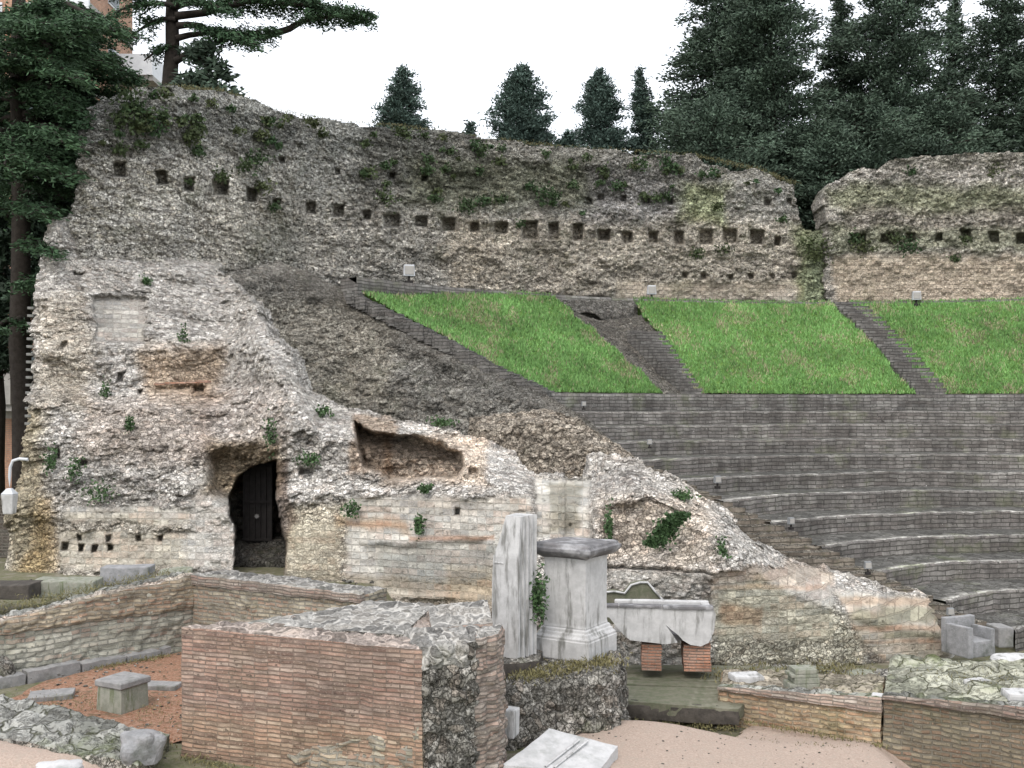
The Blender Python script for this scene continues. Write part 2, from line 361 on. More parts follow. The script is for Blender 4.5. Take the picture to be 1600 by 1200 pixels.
def rblock(name, pts, zb, zt, step=.03, mats=None, mi=(0, 0, 0, 0, 1), brick=(1, 1, 1, 1, 0), amp=.012, big=.03, sc=6., flat=1.,
           topamp=.03, tint=None, parent=None, seed=3, bigsc=1.2, local=False):
    """A weathered masonry block: plan quad pts, bottom/top height per corner; subdivided, displaced, uv in metres."""
    pts = np.asarray(pts, float); zb = np.broadcast_to(np.asarray(zb, float), 4); zt = np.broadcast_to(np.asarray(zt, float), 4)
    B = np.column_stack([pts, zb]); T = np.column_stack([pts, zt]); V = []; Fq = []; MI = []; UV = []; BK = []; TI = []; off = 0
    cen = np.append(pts.mean(0), (zb.mean()+zt.mean())/2)
    faces = [(B[i], B[(i+1) % 4], T[(i+1) % 4], T[i]) for i in range(4)]+[(T[0], T[1], T[2], T[3])]
    for fi, (a, b, c, d) in enumerate(faces):
        lu = max(np.linalg.norm(b-a), np.linalg.norm(c-d)); lv = max(np.linalg.norm(d-a), np.linalg.norm(c-b))
        nu = max(2, int(lu/step)); nv = max(2, int(lv/step))
        u, v = np.meshgrid(np.linspace(0, 1, nu+1), np.linspace(0, 1, nv+1)); u = u.ravel()[:, None]; v = v.ravel()[:, None]
        P = a*(1-u)*(1-v)+b*u*(1-v)+c*u*v+d*(1-u)*v
        n = np.cross(b-a, d-a); n = n/np.linalg.norm(n)
        if np.dot(n, (a+b+c+d)/4-cen) < 0: n = -n
        vec = np.stack([fbm(P, bigsc, seed+i*11, 4)-.5 for i in range(3)], 1)*2*big
        vec += np.stack([fbm(P, 7., seed+50+i*11, 3)-.5 for i in range(3)], 1)*2*amp
        am = topamp if fi == 4 else amp
        ef = (sm(0, step*2/lu, u)*sm(0, step*2/lu, 1-u)*sm(0, step*2/lv, v)*sm(0, step*2/lv, 1-v))
        f1, f2, idv = worley(P, (sc, sc, sc*flat), seed)
        P2 = P+vec+n*ef*(am*(sm(0, .3, f2-f1)*(.5+idv)))[:, None]
        idx = np.arange(len(P)).reshape(nv+1, nu+1)
        q = np.stack([idx[:-1, :-1], idx[:-1, 1:], idx[1:, 1:], idx[1:, :-1]], -1).reshape(-1, 4)
        V.append(P2); Fq.append(q+off); off += len(P); MI.append(np.full(len(q), mi[fi])); BK.append(np.full(len(P), float(brick[fi])))
        UV.append(np.column_stack([u[:, 0]*lu+fi*3.1, P[:, 2] if fi < 4 else v[:, 0]*lv]))
        TI.append(tint(P, fi) if tint else np.ones((len(P), 3)))
    V = np.concatenate(V); org = np.array([V[:, 0].mean(), V[:, 1].mean(), zb.min()])
    me = fmesh(name, V-org, np.concatenate(Fq), np.concatenate(TI), np.concatenate(BK), np.concatenate(UV), True, np.concatenate(MI))
    o = link(name, me, parent, mats); o.location = org if not parent else org-np.array(parent.location)
    return o

def bmobj(name, bm, mat, parent=None, loc=None, bevel=0, seg=2, sub=0, jit=0, smooth=True, rz=0):
    if bevel: bmesh.ops.bevel(bm, geom=bm.edges[:], offset=bevel, segments=seg, affect='EDGES', profile=.6)
    if sub: bmesh.ops.subdivide_edges(bm, edges=bm.edges[:], cuts=sub, use_grid_fill=True)
    if jit:
        V = np.array([v.co[:] for v in bm.verts]); o3 = np.array(loc or (0, 0, 0))
        J = np.stack([fbm(V+o3, 3., 5+i, 4)-.5 for i in range(3)], 1)*2*jit
        for v, j in zip(bm.verts, J): v.co += Vector(j)
    bmesh.ops.recalc_face_normals(bm, faces=bm.faces[:])
    me = bpy.data.meshes.new(name); bm.to_mesh(me); bm.free()
    for p in me.polygons: p.use_smooth = False
    setattrs(me, len(me.vertices), None, 1.)
    l = me.uv_layers.new(name='UVMap')
    for p in me.polygons:
        for li in p.loop_indices:
            c = me.vertices[me.loops[li].vertex_index].co
            l.data[li].uv = ((c.x+c.y) if abs(p.normal.z) < .7 else c.x, c.z if abs(p.normal.z) < .7 else c.y)
    o = link(name, me, parent, mat)
    if loc: o.location = loc
    o.rotation_euler = (0, 0, rz)
    return o
def box(bm, x0, x1, y0, y1, z0, z1, taper=1.):
    cx, cy = (x0+x1)/2, (y0+y1)/2; hx, hy = (x1-x0)/2, (y1-y0)/2
    vs = [bm.verts.new((cx+sx*hx*t, cy+sy*hy*t, z)) for z, t in ((z0, 1), (z1, taper)) for sx, sy in ((-1, -1), (1, -1), (1, 1), (-1, 1))]
    for f in ((3, 2, 1, 0), (4, 5, 6, 7), (0, 1, 5, 4), (1, 2, 6, 5), (2, 3, 7, 6), (3, 0, 4, 7)): bm.faces.new([vs[i] for i in f])
def lathe_sq(bm, prof, ratio=1.):
    """stacked square sections: prof = [(half width, z)...]"""
    rings = []
    for hw, z in prof: rings.append([bm.verts.new((sx*hw, sy*hw*ratio, z)) for sx, sy in ((-1, -1), (1, -1), (1, 1), (-1, 1))])
    for a, b in zip(rings, rings[1:]):
        for i in range(4): bm.faces.new((a[i], a[(i+1) % 4], b[(i+1) % 4], b[i]))
    bm.faces.new(rings[0][::-1]); bm.faces.new(rings[-1])
def tube_mesh(paths, sides=8):
    """paths: list of (points Nx3, radii N) -> V,F arrays"""
    V = []; Fq = []; off = 0
    for pts, rad in paths:
        pts = np.asarray(pts, float); n = len(pts); rad = np.broadcast_to(np.asarray(rad, float), n)
        T = np.gradient(pts, axis=0); T /= np.linalg.norm(T, axis=1)[:, None]+1e-9
        ref = np.array([0, 0, 1.]) if abs(T[0, 2]) < .9 else np.array([1., 0, 0])
        A = np.cross(T, ref); A /= np.linalg.norm(A, axis=1)[:, None]+1e-9; Bn = np.cross(T, A)
        th = np.linspace(0, 2*math.pi, sides, endpoint=False)
        ring = pts[:, None]+rad[:, None, None]*(np.cos(th)[None, :, None]*A[:, None]+np.sin(th)[None, :, None]*Bn[:, None])
        V.append(ring.reshape(-1, 3)); i = np.arange(n-1)[:, None]*sides; j = np.arange(sides)[None]; j2 = (j+1) % sides
        Fq.append(np.stack([i+j, i+j2, i+sides+j2, i+sides+j], -1).reshape(-1, 4)+off); off += n*sides
    return np.concatenate(V), np.concatenate(Fq)

# ---------------------------------------------------------------- plan of the theatre
CX, CY = 11.0, 15.0                                       # centre of the seating
bx = [0, 100, 190, 270, 345, 485, 570, 650, 785, 905, 1060, 1200, 1400, 1700]
bY = [24.4, 25.2, 26, 26.8, 28, 30.5, 31.9, 33, 34.4, 35.3, 36.4, 36.9, 37.0, 36.6]
def D_back(px): return np.interp(px, bx, bY)
def cutang(r): return np.interp(r, [3.6, 6, 12, 13.2, 16.6, 21.0], [128, 132.5, 131.8, 130.5, 128.3, 136.5])

# ---- ground, one sheet
def ground_h(x, y):
    n = fbm(np.stack([x, y, x*0], 1), .5, 12, 3)-.5
    left = sm(-1.2, -2.6, x)
    z = .6*left*sm(9.5, 10.5, y) + .45*left*sm(15.2, 16.5, y)
    z = z + (.10-.42*sm(4.3, 5.0, x)+.32*sm(3.6, 1.4, x))*(1-left)*sm(8, 9.5, y)*sm(13.1, 12.3, y)
    pxx = 800+1600*x/np.maximum(y, 1)
    hill = sm(.7, 1.6, y-D_back(pxx))*sm(175, 230, pxx)*(y > 20)
    z = z*(1-hill)+10.3*hill
    return z + n*.05
gx = np.concatenate([np.linspace(-400, -34, 18), np.arange(-32, 34, .3), np.linspace(35, 400, 18)])
gy = np.concatenate([np.linspace(-60, 6, 10), np.arange(6.5, 44, .3), np.linspace(45, 500, 22)])
GX, GY = np.meshgrid(gx, gy); gz = ground_h(GX.ravel(), GY.ravel())
idx = np.arange(GX.size).reshape(GX.shape)
q = np.stack([idx[:-1, :-1], idx[:-1, 1:], idx[1:, 1:], idx[1:, :-1]], -1).reshape(-1, 4)
g = link('ground', fmesh('ground', np.column_stack([GX.ravel(), GY.ravel(), gz-.03]), q), None, M['soil']); tag(g, kind='structure')

def sheet(name, poly, zf, mat, step=.12, kind='structure', label=None, cat=None, n_amp=.015):
    poly = np.asarray(poly, float); xs = np.arange(poly[:, 0].min()-step, poly[:, 0].max()+step*2, step); ys = np.arange(poly[:, 1].min()-step, poly[:, 1].max()+step*2, step)
    X, Y = np.meshgrid(xs, ys); P = np.column_stack([X.ravel(), Y.ravel(), 0*X.ravel()])
    s_ = sdf(X.ravel()+.3*(fbm(P, 1.5, 4)-.5), Y.ravel()+.3*(fbm(P, 1.5, 8)-.5), poly)
    P[:, 2] = zf(P[:, 0], P[:, 1])+n_amp*fbm(P, 3, 6, 3) - .08*(1-sm(0, .15, s_))
    c = (s_ > 0).reshape(X.shape); cell = c[:-1, :-1] & c[1:, :-1] & c[:-1, 1:] & c[1:, 1:]
    i = np.arange(X.size).reshape(X.shape); q = np.stack([i[:-1, :-1][cell], i[:-1, 1:][cell], i[1:, 1:][cell], i[1:, :-1][cell]], 1)
    o = link(name, fmesh(name, P, q), None, mat); return tag(o, label, cat, None, kind)
def zof(k): return lambda x, y: ground_h(x, y)+k
sheet('gravel_court', [(.2, 10.2), (8, 8.5), (7, 11.2), (9, 10.6), (5.2, 13.0), (3.1, 13.7), (2.7, 13.0), (1.3, 13.1), (.4, 12.6)], zof(.02), M['gravel'])
sheet('gravel_path', [(-9, 7), (-2.2, 7), (-3.2, 9.8), (-3.9, 10.4), (-4.9, 11.0), (-9, 12.0)], zof(.06), M['gravel'])
sheet('red_gravel_floor', [onz(20, 1135, .6)[:2], onz(120, 1148, .6)[:2], onz(265, 1160, .6)[:2], (-3.0, 10.9), (-2.6, 13), onz(330, 1010, .6)[:2], onz(150, 1040, .6)[:2], onz(60, 1062, .6)[:2], onz(0, 1090, .6)[:2]], zof(.02), M['redgravel'])

# ---------------------------------------------------------------- colour zones
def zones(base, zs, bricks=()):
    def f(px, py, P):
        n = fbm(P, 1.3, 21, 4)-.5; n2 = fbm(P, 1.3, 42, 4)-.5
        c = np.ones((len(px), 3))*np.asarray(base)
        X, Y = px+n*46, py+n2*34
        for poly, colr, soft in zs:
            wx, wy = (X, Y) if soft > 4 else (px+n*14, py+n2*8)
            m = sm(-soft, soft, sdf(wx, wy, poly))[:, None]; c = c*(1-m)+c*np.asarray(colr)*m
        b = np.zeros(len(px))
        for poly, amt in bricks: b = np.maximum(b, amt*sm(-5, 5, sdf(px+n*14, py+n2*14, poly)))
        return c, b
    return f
def rect(x0, y0, x1, y1): return [(x0, y0), (x1, y0), (x1, y1), (x0, y1)]
def hole(x, y, w_=11, h_=12, d=.55): return (rect(x-w_, y-h_, x+w_, y+h_), d, 3.)

# ---------------------------------------------------------------- curved back wall (left length, then the right length after the gap)
hA = [hole(x, y, w_, h_) for x, y, w_, h_ in [(188, 265, 10, 13), (252, 277, 9, 12), (297, 288, 9, 11), (345, 293, 12, 13), (392, 305, 8, 12), (433, 316, 6, 7), (485, 325, 8, 10),
      (529, 330, 9, 10), (573, 336, 7, 8), (612, 344, 12, 11), (658, 346, 10, 9), (701, 350, 11, 11), (741, 354, 8, 9), (783, 357, 11, 10), (828, 359, 12, 15), (865, 361, 9, 13), (903, 362, 8, 14),
      (943, 367, 10, 9), (980, 371, 8, 9), (1020, 371, 8, 9), (1061, 371, 8, 11), (1103, 371, 11, 12), (1141, 369, 11, 12), (1182, 370, 11, 11), (1214, 376, 6, 8)]]
hA += [hole(x, y, 5.5, 5.5, .4) for x, y in [(920, 314), (938, 309), (973, 310), (1010, 313), (1046, 314), (1200, 316), (1232, 317), (440, 250), (528, 268), (612, 275), (663, 278)]]
hA += [hole(x, y, 5, 5, .4) for x, y in [(1070, 430), (1098, 431), (1140, 432), (1172, 431), (1204, 431), (1240, 431)]]
polyA = [(110, 338), (118, 280), (121, 208), (143, 165), (175, 146), (205, 140), (262, 134), (305, 140), (350, 143), (395, 155), (430, 172), (470, 183), (510, 186), (560, 196), (640, 198), (690, 204),
         (760, 216), (880, 229), (980, 239), (1082, 241), (1096, 254), (1140, 264), (1180, 263), (1215, 279), (1243, 287), (1250, 340), (1252, 360), (1303, 362), (1303, 496), (400, 496), (400, 440), (110, 440)]
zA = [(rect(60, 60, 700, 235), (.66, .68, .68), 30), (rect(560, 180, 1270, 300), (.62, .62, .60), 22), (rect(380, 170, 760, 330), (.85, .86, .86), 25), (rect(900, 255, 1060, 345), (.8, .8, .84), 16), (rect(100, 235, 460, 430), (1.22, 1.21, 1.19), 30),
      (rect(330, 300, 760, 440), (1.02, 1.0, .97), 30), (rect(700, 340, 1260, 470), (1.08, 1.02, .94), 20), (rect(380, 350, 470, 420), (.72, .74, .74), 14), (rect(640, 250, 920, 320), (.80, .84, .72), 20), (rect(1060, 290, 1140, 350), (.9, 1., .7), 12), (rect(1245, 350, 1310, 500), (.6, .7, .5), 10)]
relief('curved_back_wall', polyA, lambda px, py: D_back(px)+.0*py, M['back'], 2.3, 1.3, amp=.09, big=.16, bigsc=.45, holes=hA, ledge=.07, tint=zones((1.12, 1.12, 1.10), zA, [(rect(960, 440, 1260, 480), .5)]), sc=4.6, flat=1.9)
o = bpy.context.scene.objects['curved_back_wall']
tag(o, 'long curved rubble wall above the grass, pierced by a row of square beam holes, left of the narrow gap', 'wall')
hB = [hole(x, y, w_, h_) for x, y, w_, h_ in [(1340, 372, 13, 8), (1385, 372, 10, 7), (1422, 370, 8, 8), (1465, 370, 6, 7), (1508, 369, 9, 10), (1552, 370, 8, 9), (1594, 372, 8, 9)]]
polyB = [(1290, 496), (1289, 296), (1294, 284), (1318, 279), (1326, 267), (1346, 260), (1372, 262), (1388, 249), (1430, 246), (1480, 239), (1560, 236), (1680, 236), (1680, 496)]
o = relief('back_wall_beyond_gap', polyB, lambda px, py: D_back(px)-.15+.0*py, M['back'], 2.3, 1.4, amp=.08, big=.16, bigsc=.45, holes=hB, rnd0=.04, ledge=.07, sc=4.6, flat=2.1,
           tint=zones((1.12, 1.09, 1.05), [(rect(1290, 290, 1700, 330), (.70, .76, .60), 14), (rect(1340, 230, 1700, 262), (.75, .75, .72), 8), (rect(1310, 325, 1700, 358), (.85, .83, .80), 8), (rect(1300, 400, 1700, 480), (1.2, 1.12, 1.02), 10), (rect(1290, 355, 1700, 392), (.8, .85, .72), 8)],
                      [(rect(1300, 395, 1700, 480), .4)]))
o.name = 'back_wall'; tag(o, 'rubble back wall at the right edge with coursed lower band, right of the narrow gap', 'wall')
bpy.context.scene.objects['curved_back_wall'].name = 'back_wall.001'

# ---------------------------------------------------------------- dark side wall of the seating
def D_side(px, py):
    return np.interp(px, [330, 435, 540, 700, 850, 960, 1130, 1400], [27.2, 28.4, 29.3, 28.4, 27.6, 25.3, 21.8, 18.])-.0035*(py-500)
polyF = [(330, 430), (400, 414), (435, 408), (480, 424), (540, 454), (600, 490), (700, 540), (780, 584), (850, 616), (900, 642), (960, 690), (1000, 720), (1060, 760), (1140, 800), (1140, 905), (330, 905)]
o = relief('side_wall', polyF, D_side, M['side'], 2.6, 1.0, amp=.06, big=.14, bigsc=.6, sc=5.5, flat=1.8, rough_edge=2.5, ledge=.05,
           tint=zones((1.38, 1.39, 1.38), [([(330, 400), (540, 430), (880, 610), (980, 700), (900, 690), (640, 560), (500, 480), (330, 470)], (.6, .6, .6), 16), (rect(600, 560, 860, 660), (.86, .87, .88), 20), (rect(380, 470, 620, 640), (1.12, 1.1, 1.05), 20)],
                      [([(425, 400), (540, 440), (880, 610), (980, 700), (930, 700), (830, 635), (500, 470), (425, 440)], .25)]))
tag(o, 'dark rubble side wall rising beside the seating up to the grass bank', 'wall')
polyE = [(733, 652), (800, 642), (862, 640), (905, 655), (960, 690), (990, 716), (990, 790), (733, 790)]
o = relief('rubble_wall', polyE, lambda px, py: np.interp(px, [730, 990], [21.6, 20.2])-.004*(py-700), M['side'], 2.2, 1.2, amp=.09, big=.12, sc=6, flat=1.2,
           tint=zones((1.38, 1.28, 1.17), []))
tag(o, 'brownish rubble wall stub between the pale ruin crest and the dark seating', 'wall')

# ---------------------------------------------------------------- big pale ruin with doorway
def D_base(px): return np.interp(px, [0, 300, 560, 800, 1000, 1110, 1300, 1500, 1600], [20, 19.5, 18.8, 17.8, 16.6, 16.2, 16.8, 17.5, 17.8])
topx = [0, 112, 345, 395, 425, 455, 500, 560, 640, 700, 760, 845, 925, 985, 1050, 1140, 1205, 1300, 1400, 1460, 1530]
topy = [395, 395, 430, 468, 520, 555, 625, 640, 655, 678, 690, 742, 742, 714, 745, 795, 855, 893, 920, 932, 1020]
def D_ruin(px, py):
    b = D_base(px); bk = D_back(np.minimum(px, 345)); t = sm(900, 395, py); wl = sm(470, 340, px)
    steep = np.interp(py, [395, 440, 545, 600, 640, 700, 900], [1, .9, .55, .5, .32, .2, 0])
    Dl = b+(bk-b)*steep
    ty = np.interp(px, topx, topy)
    Dr = b + .004*np.maximum(0, 900-py)+1.1*(1-sm(0, 60, py-ty))+ .35*sm(780, 740, py)*sm(1000, 900, px)
    D = Dl*wl+Dr*(1-wl)
    return D
polyC = [(8, 905), (12, 850), (20, 775), (38, 705), (45, 640), (48, 560), (55, 470), (60, 400), (72, 352), (85, 340), (112, 337), (135, 385), (345, 400), (352, 428), (395, 468), (405, 500), (425, 530), (457, 555), (465, 608),
         (500, 625), (560, 640), (640, 655), (700, 678), (760, 692), (800, 715), (845, 744), (915, 744), (925, 716), (945, 706), (985, 714), (1050, 745), (1100, 775), (1138, 793), (1165, 832), (1205, 857), (1250, 877), (1300, 893),
         (1360, 908), (1400, 920), (1450, 932), (1464, 955), (1484, 985), (1500, 1015), (1540, 1040), (1540, 1080), (8, 1080)]
hC = [([(372, 905), (364, 830), (358, 775), (372, 742), (400, 722), (433, 716), (434, 770), (443, 820), (448, 862), (444, 900)], 3.9, 3.5),
      ([(332, 770), (325, 715), (350, 700), (400, 692), (432, 705), (436, 740), (400, 760), (362, 800)], .9, 22),
      ([(553, 658), (580, 672), (640, 676), (690, 690), (720, 706), (728, 730), (716, 747), (606, 752), (598, 736), (566, 728), (558, 700)], 1.6, 6),
      (rect(146, 462, 229, 536), .22, 4), ([(240, 602), (325, 600), (325, 612), (245, 614)], .35, 6), ([(298, 603), (322, 603), (322, 615), (300, 615)], .7, 5),
      (rect(880, 745, 925, 838), .25, 6), (rect(835, 745, 880, 840), .18, 6), ([(930, 770), (1000, 760), (1100, 790), (1110, 830), (1080, 880), (960, 870)], .25, 30),
      ([(945, 880), (1110, 884), (1112, 889), (945, 886)], .25, 3), ([(1095, 885), (1112, 895), (1110, 1040), (1100, 1040)], .12, 5), ([(560, 850), (760, 840), (770, 930), (600, 930)], .12, 10)]
hC += [(rect(x-5, 849, x+5, 861), .4, 3) for x in (101, 127, 149, 172)]+[(rect(x-4, 835, x+4, 846), .3, 3) for x in (125, 218, 252, 170)]
hC += [(rect(x-w_, y-h_, x+w_, y+h_), .35, 4) for x, y, w_, h_ in [(216, 615, 5, 6), (192, 588, 6, 8), (102, 540, 5, 6), (120, 430, 10, 3), (85, 712, 5, 9), (128, 725, 5, 6), (740, 738, 9, 6), (715, 800, 5, 6), (890, 820, 5, 5), (655, 820, 5, 9), (480, 735, 12, 6)]]
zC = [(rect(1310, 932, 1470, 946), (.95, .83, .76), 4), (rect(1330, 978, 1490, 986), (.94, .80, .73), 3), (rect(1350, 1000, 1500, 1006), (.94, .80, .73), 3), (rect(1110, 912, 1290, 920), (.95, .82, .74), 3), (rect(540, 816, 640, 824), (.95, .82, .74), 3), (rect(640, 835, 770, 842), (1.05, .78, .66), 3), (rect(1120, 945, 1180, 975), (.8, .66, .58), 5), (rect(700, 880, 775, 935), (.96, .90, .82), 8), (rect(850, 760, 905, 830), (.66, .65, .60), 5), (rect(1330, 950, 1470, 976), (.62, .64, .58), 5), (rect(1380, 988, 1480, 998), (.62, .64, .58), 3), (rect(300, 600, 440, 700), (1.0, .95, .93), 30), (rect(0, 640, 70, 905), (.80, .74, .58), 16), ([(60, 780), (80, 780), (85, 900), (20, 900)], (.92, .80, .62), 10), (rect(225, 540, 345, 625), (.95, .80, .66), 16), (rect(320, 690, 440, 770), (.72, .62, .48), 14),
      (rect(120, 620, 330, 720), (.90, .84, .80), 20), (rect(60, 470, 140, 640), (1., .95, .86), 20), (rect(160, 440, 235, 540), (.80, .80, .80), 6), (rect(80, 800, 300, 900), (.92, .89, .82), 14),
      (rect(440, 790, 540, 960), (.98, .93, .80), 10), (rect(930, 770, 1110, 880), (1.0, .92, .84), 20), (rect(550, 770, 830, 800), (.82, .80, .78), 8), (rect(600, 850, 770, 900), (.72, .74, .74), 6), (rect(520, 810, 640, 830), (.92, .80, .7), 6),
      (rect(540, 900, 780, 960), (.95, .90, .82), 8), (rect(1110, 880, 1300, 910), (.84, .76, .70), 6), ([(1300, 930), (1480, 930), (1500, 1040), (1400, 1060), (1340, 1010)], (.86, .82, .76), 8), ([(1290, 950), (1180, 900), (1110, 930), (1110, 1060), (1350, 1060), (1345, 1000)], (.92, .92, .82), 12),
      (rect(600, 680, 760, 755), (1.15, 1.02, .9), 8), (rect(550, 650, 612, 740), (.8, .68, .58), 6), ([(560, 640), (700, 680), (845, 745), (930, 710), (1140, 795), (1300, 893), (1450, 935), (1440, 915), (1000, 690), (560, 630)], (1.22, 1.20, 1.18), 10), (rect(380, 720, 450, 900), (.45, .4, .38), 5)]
bC = [(rect(100, 790, 300, 815), .8), (rect(90, 830, 330, 885), .75), (rect(150, 466, 226, 534), .7), (rect(540, 775, 830, 935), .85), (rect(835, 750, 920, 838), .9), (rect(1110, 885, 1300, 1000), .75), ([(1300, 920), (1490, 935), (1520, 1040), (1400, 1050), (1345, 1000)], .95),
      (rect(445, 820, 530, 960), .5), (rect(950, 885, 1110, 1040), .5), (rect(300, 770, 370, 900), .55)]
ruin = thing('ruined_wall', 'massive pale ruined wall with arched doorway, stepping down from the left to the right', 'wall', at(420, 900, 19.3))
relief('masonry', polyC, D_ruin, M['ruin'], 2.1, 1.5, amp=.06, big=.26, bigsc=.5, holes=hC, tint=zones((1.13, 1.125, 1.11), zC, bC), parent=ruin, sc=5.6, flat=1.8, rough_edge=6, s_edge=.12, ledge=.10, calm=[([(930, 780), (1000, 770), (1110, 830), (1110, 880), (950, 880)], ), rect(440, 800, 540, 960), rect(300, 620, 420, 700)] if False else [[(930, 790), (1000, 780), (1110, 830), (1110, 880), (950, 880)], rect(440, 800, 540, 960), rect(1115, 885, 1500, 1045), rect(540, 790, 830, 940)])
# toothed blocks at the left edge of the ruin
for i, y in enumerate(range(482, 690, 12)):
    bm = bmesh.new(); box(bm, -.07, .07, -.12, .12, -.03, .03)
    p = at(51-(y-480)*.02, y, float(D_ruin(np.array([58.]), np.array([float(y)]))[0])+.35); p = tuple(np.array(p)-np.array(ruin.location))
    bmobj('toothing_block', bm, M['greystone'], ruin, p, bevel=.01)
bm = bmesh.new(); 
for k in range(5): box(bm, -.5+k*.22, -.29+k*.22, -.12, .12, -.02+.012*k, .02+.012*k)
p = tuple(np.array(at(282, 600, 21.0))-np.array(ruin.location)); bmobj('tile_ledge', bm, M['redbrick'], ruin, p)

# gate in the doorway
gt = thing('iron_gate', 'dark iron gate set deep in the arched doorway with a small white star sign', 'gate', at(403, 850, 22.2))
bm = bmesh.new(); box(bm, -.32, .32, -.02, .02, 0, 1.75); bmobj('panel', bm, M['metal'], gt, bevel=.006)
for i in range(6):
    bm = bmesh.new(); box(bm, -.3+i*.12-.012, -.3+i*.12+.012, -.06, -.03, 0.05, 1.7); bmobj('bar', bm, M['metal'], gt)
for z in (.08, .9, 1.62):
    bm = bmesh.new(); box(bm, -.32, .32, -.085, -.065, z, z+.05); bmobj('crossbar', bm, M['metal'], gt)
bm = bmesh.new(); vs = []
for i in range(16):
    r = .06 if i % 2 == 0 else .034; a = i*math.pi/8; vs.append(bm.verts.new((r*math.cos(a), -.10, .61+r*math.sin(a))))
f = bm.faces.new(vs); ex = bmesh.ops.extrude_face_region(bm, geom=[f]); bmesh.ops.translate(bm, verts=[v for v in ex['geom'] if isinstance(v, bmesh.types.BMVert)], vec=(0, .01, 0))
bmobj('star_sign', bm, M['greystone'], gt)

o = rblock('threshold', [at(362, 0, 20.7)[:2], at(452, 0, 20.7)[:2], at(452, 0, 23.3)[:2], at(362, 0, 23.3)[:2]], .9, [1.15, 1.2, 1.4, 1.4], .05, [M['core'], M['core']], (0, 0, 0, 0, 1), (0,)*5, amp=.05, big=.08, sc=4, topamp=.05, tint=lambda P, fi: np.ones((len(P), 3))*.35)
tag(o, 'dark rough stone threshold below the gate inside the doorway', 'step')
# ---------------------------------------------------------------- tiered seating
cav = thing('tiered_seating', 'curved dark brick tiers of seating with pale worn treads below the grass bank', 'seating', (CX, CY, 0))
def polar(r, th): return np.stack([CX+r*np.cos(th), CY+r*np.sin(th)], -1)
ROWS = [(12-1.2*k, 3.0-.38*k) for k in range(-3, 8)]
for ri, (r0, z0) in enumerate(ROWS):
    for part in ('riser', 'tread'):
        a0, a1 = R(22), R(float(cutang(r0))); L = r0*(a1-a0); n = max(30, int(L/.07)); th = np.linspace(a0, a1, n)
        if part == 'riser': prof = [(r0-.02, z0-.40), (r0, z0-.3), (r0, z0-.2), (r0, z0-.1), (r0+.0, z0-.035), (r0+.012, z0-.004), (r0+.05, z0+.005)]
        else: prof = [(r0+.03, z0+.004), (r0+.1, z0+.008), (r0+.2, z0+.010), (r0+.3, z0+.012), (r0+.6, z0+.015), (r0+.9, z0+.015), (r0+1.25, z0+.01)]
        if ri == len(ROWS)-1 and part == 'riser': prof[0] = (r0-.02, -.1)
        pr = np.array(prof); m = len(pr)
        TH = np.repeat(th, m); RR = np.tile(pr[:, 0], n); ZZ = np.tile(pr[:, 1], n)
        sag = (fbm(np.stack([TH*r0, TH*0+ri*7.7, TH*0], 1), .55, 3, 4)-.5)
        XY = polar(RR+sag*.10, TH); P = np.column_stack([XY, ZZ+sag*.07])
        P += np.stack([fbm(P, 6., 3+i, 3)-.5 for i in range(3)], 1)*.05
        i = np.arange(n*m).reshape(n, m); q = np.stack([i[:-1, :-1], i[:-1, 1:], i[1:, 1:], i[1:, :-1]], -1).reshape(-1, 4)
        uv = np.column_stack([TH*r0, ZZ if part == 'riser' else RR])
        tn = fbm(P, .35, 5, 3)[:, None]
        t_ = np.ones((n*m, 3))*(.75+.62*tn)*np.array([1.02, 1., .99])
        if part == 'tread':
            nose = sm(.22, .06, RR-r0+.16*(fbm(P, 2.5, 9, 3)-.5))[:, None]; t_ = t_*(1.1+3.4*nose*(.45+1.0*(fbm(P, 1.1, 71, 4)[:, None]-.2))*(1.25 if ri > 3 else .8))
        me = fmesh(part, P-np.array([CX, CY, 0]), q, t_, np.full(n*m, 1. if part == 'riser' else 0.), uv)
        link('seat_'+part, me, cav, M['cavea'] if part == 'riser' else M['tread'])
sst = thing('stairway', 'worn brown-grey stair between the ends of the seating tiers and the pale ruin crest', 'stairs', (CX+4*math.cos(R(132)), CY+4*math.sin(R(132)), 0))
for j in range(26):
    rr = 4.0+.4*j*.8; zt2 = 3.0-.38*(12-rr)/1.2+.01; p0 = polar(rr, R(131.3)); p1 = polar(rr+.36, R(131.3))
    ext = 1.25+.3*random.random()
    rblock('step', [p0, p0+np.array([-ext, -.12]), p1+np.array([-ext, .25]), p1+np.array([0, .25])], zt2-.5, zt2+random.uniform(-.02, .02), .07, [M['cavea'], M['side']], (0, 0, 0, 0, 1), amp=.03, big=.05, topamp=.02, parent=sst, seed=j, tint=lambda P, fi: np.ones((len(P), 3))*(np.array([1.15, 1.05, .92]) if fi < 4 else np.array([.75, .72, .66])))
